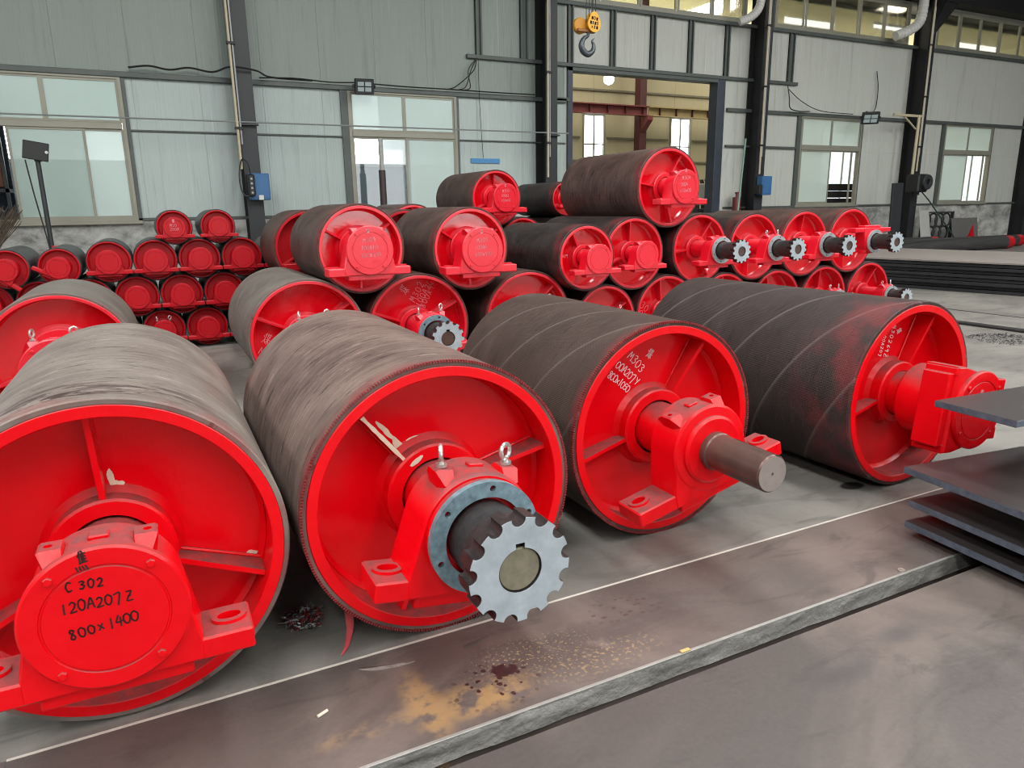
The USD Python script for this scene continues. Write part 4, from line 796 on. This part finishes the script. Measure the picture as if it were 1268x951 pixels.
def duct(label, pts, r):
    t = thing('vent_duct', label, 'duct'); c = curve(pts, 48); part(t, 'hose', tube(c, r, 14), plain('duct_white', (.55, .55, .52), .6) if not stage.GetPrimAtPath('/World/Looks/duct_white') else UsdShade.Material.Get(stage, '/World/Looks/duct_white'))
    for k in range(2, len(c)-2, 3):
        d = c[k+1]-c[k-1]; d /= np.linalg.norm(d); part(t, 'hoop', tube([c[k]-d*.015, c[k]+d*.015], r*1.06, 14), WHITEP)
duct('white bent vent hose at the top of the column right of the doorway', [(13.10, 13.30, 6.3), (13.10, 13.30, 5.75), (13.02, 13.32, 5.50), (12.85, 13.38, 5.35), (12.66, 13.48, 5.27)], .09)
duct('white bent vent hose at the top of the right column', [(18.72, 13.30, 6.9), (18.72, 13.30, 6.1), (18.64, 13.32, 5.76), (18.35, 13.38, 5.55), (18.0, 13.48, 5.42)], .12)
t = thing('wall_bracket', 'small pale angle bracket sticking out of the right column', 'bracket'); part(t, 'arm', bx(18.05, 19.2, 13.30, 13.36, 3.46, 3.52), PIPEM, False); part(t, 'stay', rodm((18.5, 13.33, 3.46), (19.0, 13.33, 3.16), .022, 8), PIPEM); part(t, 'drop_pipe', rodm((19.03, 13.30, 1.66), (19.06, 13.30, 3.50), .04, 10), PIPEM)
single('leaning_rod', 'thin green rod leaning on the wall right of the doorway', 'rod', rodm((12.02, 12.6, .02), (12.98, 13.40, 2.75), .022, 8), plain('rod_green', (.18, .30, .24), .5))
# crane hook
YEL = plain('hook_block_yellow', (.72, .36, .015), .4, 0, var=.15, scale=8.0)
t = thing('crane_hook', 'yellow pulley block with a dark hook hanging from the crane', 'crane hook', (6.38, 10, 3.5))
c2 = Point(0, 0).buffer(.115, 24).union(affinity.scale(Point(0, .1).buffer(.07, 20), 1, 1)).convex_hull
part(t, 'cheek_plate', moved(prism(c2, -.075, -.05), .07, 0, .42), YEL, label='yellow cheek plate with black lettering'); part(t, 'sheave', moved(disc(.10, -.05, .02, 28, .008), .06, 0, .42), plain('sheave_orange', (.45, .17, .012), .45)); part(t, 'cheek_plate', moved(prism(c2, .02, .04), .07, 0, .42), YEL)
part(t, 'sheave', moved(disc(.115, -.01, .05, 28, .012), -.115, .02, .40), plain('sheave_ochre', (.50, .22, .012), .45), label='second sheave'); part(t, 'crosshead', moved(bx(-.19, .12, -.03, .04, -.025, .025, .008), 0, .0, .33), plain('crosshead_brown', (.25, .10, .02), .5))
part(t, 'lettering', moved(writing([('m0m', -.055, .06, .042, -6, 1.0), ('m8m5', -.08, .0, .042, -6, .95), ('x8m', -.055, -.06, .042, -6, 1.0)], .009), .07, -.076, .42), BLACKP, False, label='black lettering')
hk = curve([(0, 0, .31), (-.0, 0, .26), (-.07, 0, .22), (-.115, 0, .13), (-.08, 0, .04), (.01, 0, .005), (.09, 0, .06), (.105, 0, .14), (.075, 0, .19), (.11, 0, .235)], 48)
V, F = [], []
for i, p in enumerate(hk):
    u_ = i/(len(hk)-1); r_ = (.022 + .026*math.sin(PI*min(1, max(0, (u_-.12)/.7)))**1.0) * (1 if u_ < .82 else 1-.75*(u_-.82)/.18)
    V.append((p, r_))
hm = cat(*[tm(*(lambda m: (m.vertices, m.faces))(tube([V[i][0], V[i+1][0]], (V[i][1]+V[i+1][1])/2, 10))) for i in range(len(V)-1)])
hull = m3.Manifold()
for i in range(len(V)-1):
    a, b = (m3.Manifold.sphere(V[j][1], 12).translate(tuple(V[j][0])) for j in (i, i+1)); hull += m3.Manifold.batch_hull([a, b])
part(t, 'hook', unman(hull), plain('hook_steel', (.07, .085, .10), .35, .4))
for k, x in enumerate((-.045, .02, .055, .085, .12)): part(t, 'rope', rodm((x, -.02+.02*(k % 2), .44), (x*.8, -.02+.02*(k % 2), 4.0), .006, 6), CABLE)
# pendant lamp in the far hall
g = G(); GLOW = g.done('lamp_glow', g('emission', color=(1.0, .98, .93), strength=14.0).emission)
t = thing('pendant_lamp', 'glowing round pendant lamp in the far hall, seen through the doorway top', 'lamp', (12.19, 18, 4.72))
ball = trimesh.creation.icosphere(3, .15); part(t, 'globe', tm(ball.vertices, ball.faces), GLOW, True, label='glowing white globe'); part(t, 'cap', lathe([(0, -.03), (.07, -.03), (.09, .03), (0, .03)], 20, False).apply_transform(trimesh.transformations.rotation_matrix(PI/2, (1, 0, 0))).apply_translation((0, 0, .2)), DARK); part(t, 'cord', rodm((0, 0, .2), (0, 0, 4.9), .01, 6), CABLE)
# things by the doorway
t = thing('machine_stand', 'white cabinet with dark scrap on top, just right of the far doorway edge', 'cabinet', (13.6, 15.6, 0)); part(t, 'cabinet', bx(-.28, .3, -.25, .25, 1.25, 1.8, .015), plain('cabinet_white', (.55, .6, .55), .5)); part(t, 'rack', cat(*[bx(-.32, .34, -.3, .3, .15*k, .15*k+.1, .01) for k in range(8)], bx(-.3, -.26, -.28, .28, 0, 1.25), bx(.28, .32, -.28, .28, 0, 1.25)), plain('rack_dark', (.03, .035, .045), .5))
part(t, 'scrap', cat(*[moved(rolled(bx(-.09, .09, -.06, .06, -.02, .02, .005), rng.uniform(0, 180)), rng.uniform(-.2, .2), rng.uniform(-.15, .15), 1.83+.03*k) for k in range(4)]), DARK, label='dark scrap pieces', kind='stuff')
single('extinguisher', 'dark red fire extinguisher standing by the column right of the doorway', 'fire extinguisher', cat(moved(tube([(0, 0, 1.06), (0, 0, 1.42)], .10, 16), 13.0, 13.6, 0), moved(tube([(0, 0, 1.42), (0, 0, 1.5)], .035, 10), 13.0, 13.6, 0), bx(12.96, 13.12, 13.57, 13.63, 1.5, 1.54)), plain('dark_red_paint', (.16, .03, .03), .4))
single('crate', 'dark wooden crate under the fire extinguisher', 'crate', bx(12.74, 13.28, 13.42, 13.82, 0, 1.06, .01), plain('crate_dark', (.05, .045, .04), .7))
t = thing('plate_stack', 'dark stacked sheet plates seen through the third window', 'plates')
for k in range(9): part(t, 'plate', bx(16.2+.03*(k % 2), 19.2, 14.6, 15.6, .2*k+.004, .2*k+.17, .004), SHT, False)
# things along the wall base at the right
single('black_panel', 'tall black panel leaning beside the right column', 'panel', moved(tm(*(lambda m: (m.vertices @ trimesh.transformations.rotation_matrix(-.04, (0, 1, 0))[:3, :3].T, m.faces))(bx(-.2, .2, -.03, .03, 0, 1.72, .006))), 17.85, 12.8, .01), DARK, False)
t = thing('ring_stand', 'row of dark steel rings standing against the plinth at the right', 'rings')
for k in range(4): part(t, 'ring', moved(torus(.19, .024, 24, 8), 20.1+.3*k, 13.45, .72), DARK)
for k in range(3): part(t, 'ring', moved(torus(.19, .024, 24, 8), 20.25+.3*k, 13.40, .36), DARK)
part(t, 'frame', cat(bx(19.85, 21.25, 13.38, 13.46, .12, .16), bx(19.85, 19.9, 13.38, 13.46, 0, .95), bx(21.2, 21.25, 13.38, 13.46, 0, .95), bx(19.85, 21.25, 13.38, 13.46, .92, .96)), DARK, False)
def board(label, x0, x1, z1, y, lean, mat):
    m = bx(x0, x1, -.012, .012, 0, z1, .002); c, s = math.cos(lean), math.sin(lean); v = m.vertices
    single('leaning_board', label, 'board', tm(np.stack([v[:, 0], y + v[:, 1]*c + v[:, 2]*s, .005 + v[:, 2]*c + np.abs(v[:, 1])*s], -1), m.faces), mat, False)
board('grey steel board leaning against the plinth in front of the rings', 20.75, 21.95, .78, 13.0, .18, plain('board_grey', (.13, .125, .12), .5, .2))
board('narrow pale board leaning beside the right column', 19.50, 19.92, 1.02, 13.1, .2, plain('board_pale', (.38, .38, .36), .6))
for k, (x0, x1, y, z, l) in enumerate(((13.2, 18.9, 12.55, .17, 'black idler roller lying furthest back beyond the sheet pile'), (14.6, 20.6, 11.6, .17, 'black idler roller with a red end lying nearest beyond the sheet pile'), (15.8, 21.9, 12.05, .16, 'black idler roller with a red end cap at the right picture edge'))):
    t = thing('idler_roller', l, 'roller', group='rollers beyond the sheet pile'); part(t, 'tube', tube([(x0, y, z), (x1-.25, y-.2, z)], z, 24), LAGS); part(t, 'end_cap', tube([(x1-.25, y-.2, z), (x1, y-.21, z)], z*.98, 24), RED_D, label='red end'); part(t, 'axle', tube([(x1, y-.21, z), (x1+.15, y-.215, z)], .03, 10), DARK)
single('red_wedge', 'small red metal wedge standing on the far rollers', 'wedge', unman(m3.Manifold.hull_points(np.array([(20.4, 12.35, 0), (20.75, 12.35, 0), (20.4, 12.5, 0), (20.75, 12.5, 0), (20.62, 12.42, .62)], np.float32))), RED_D, False)
single('red_bar', 'short red bar end sticking up behind the loose black drum', 'bar', moved(rolled(bx(-.035, .035, -.03, .03, 0, .95, .006), -8), -.93, 8.6, 0), RED_D, False)
t = thing('broom', 'dry straw broom leaning under the left window', 'broom'); sv = []
for k in range(60):
    a = rng.uniform(-1, 1); p = np.array([-2.1 + .1*a, 12.6, .55 + .1*rng.random()]); q = np.array([-1.70 + .14*a + .1*rng.random(), 12.55 + .1*rng.uniform(-1, 1), 1.12 + .28*rng.random()])
    sv.append(tube([p, q], .004, 4))
part(t, 'bristles', cat(*sv), plain('straw_brown', (.10, .075, .05), .8), False, kind='stuff'); part(t, 'handle', rodm((-2.6, 12.66, .01), (-2.08, 12.6, .62), .015, 8), WOOD)

# ------------------------------------------------------------------ litter on the floor
def clump(name, label, cat_, x, y, r, n, mats, seed, z=0.0):
    q = np.random.default_rng(seed); t = thing(name, label, cat_, (x, y, z))
    for mi, m in enumerate(mats):
        ms = []
        for k in range(n):
            a, d = q.uniform(0, 2*PI), r*math.sqrt(q.random()); L = q.uniform(.008, .022); h = q.uniform(.003, .03)*(1.15-d/r)
            p = np.array([d*math.cos(a), d*math.sin(a), h+.003]); w = q.normal(size=(3, 3))*L; w[:, 2] *= .5
            c = curve([p, p+w[0]*.6, p+w[0]*.6+w[1]*.6], 6); c[:, 2] = np.maximum(c[:, 2], .0025); ms.append(tube(c, .0022, 4))
        part(t, ('shavings', 'red_shavings', 'pale_shavings')[mi], cat(*ms), m, False, kind='stuff')
clump('swarf_heap', 'small heap of black and red rubber shavings between the two left drums', 'shavings', .30, 2.075, .048, 150, (BLACKP, EDGE_RED, GALV), 3)
clump('rubber_scrap', 'strip of dark rubber crumbs on the floor at the far right', 'crumbs', 6.95, 3.75, .30, 160, (BLACKP, DARK), 5)
tape = np.array([(.424, 2.02, .075), (.422, 1.985, .045), (.416, 1.95, .02), (.40, 1.91, .006), (.385, 1.875, .004), (.362, 1.84, .003)])
wv = np.array([.016, .020, .018, .014, .012, .005]); V, F = [], []
for i, (p, w) in enumerate(zip(tape, wv)):
    d = np.array([1, .25, .0]); d /= np.linalg.norm(d); nz_ = np.array([0, -.7, .7])
    for s_, o_ in ((-1, 0), (0, .004*(i % 2)), (1, 0)): V.append(p + d*w*s_*.7 + nz_*o_)
for i in range(5):
    for j in (0, 1): a = 3*i+j; F += [(a, a+1, a+4), (a, a+4, a+3)]
single('red_tape', 'crumpled red plastic strip hanging from the sprocket drum to the floor', 'tape', tm(V, F), plain('red_film', (.55, .08, .09), .4, var=.3, scale=40.0), True)
single('cigarette_butt', 'pale cigarette butt on the brown slab near the front', 'cigarette butt', tube([(.245, 1.612, .0045), (.272, 1.624, .0045)], .0042, 8), plain('butt_paper', (.6, .55, .45), .7))
single('wood_chip', 'small yellow wood chip lying on the trench lip', 'chip', moved(bx(-.016, .016, -.006, .006, .0016, .006, .001), 1.24, 1.398, 0), plain('chip_yellow', (.5, .33, .13), .7), False)
single('floor_bolt', 'round bolt head on the trench lip beside the plates', 'bolt', cat(moved(trimesh.creation.cylinder(.012, .006, sections=14), 2.2, 1.41, .0032), moved(trimesh.creation.cylinder(.006, .004, sections=10), 2.2, 1.41, .008)), SHAFT_END, False)
single('dark_bar', 'long flat black bar lying on the floor at the right', 'bar', moved(bx(-.06, .06, -1.2, 1.0, 0, .022, .004), 7.5, 4.0, 0), BLACKP, False)
# dried paint and mud ridges near the joint
mud = plain('dried_mud', (.22, .19, .175), .8, var=.4, scale=50.0)
for i, (x, y, rx, ry, sd) in enumerate(((.47, 1.725, .10, .010, 5), (.72, 1.72, .07, .010, 9))):
    p = patch(0, 0, rx, ry, 8 if i else -12, 0, sd, 36, .6); v = p.vertices
    single('mud_crust', ('pale crust of dried mud under the red tape', 'dark curved crust of dried mud below the sprocket')[i], 'mud', tm(np.stack([x+v[:, 0], y+v[:, 2]+(.25*v[:, 0]**2/rx), -v[:, 1]*1.6+.0002], -1), p.faces[:, ::-1]), mud if not i else plain('dried_mud_dark', (.07, .055, .052), .8), False)
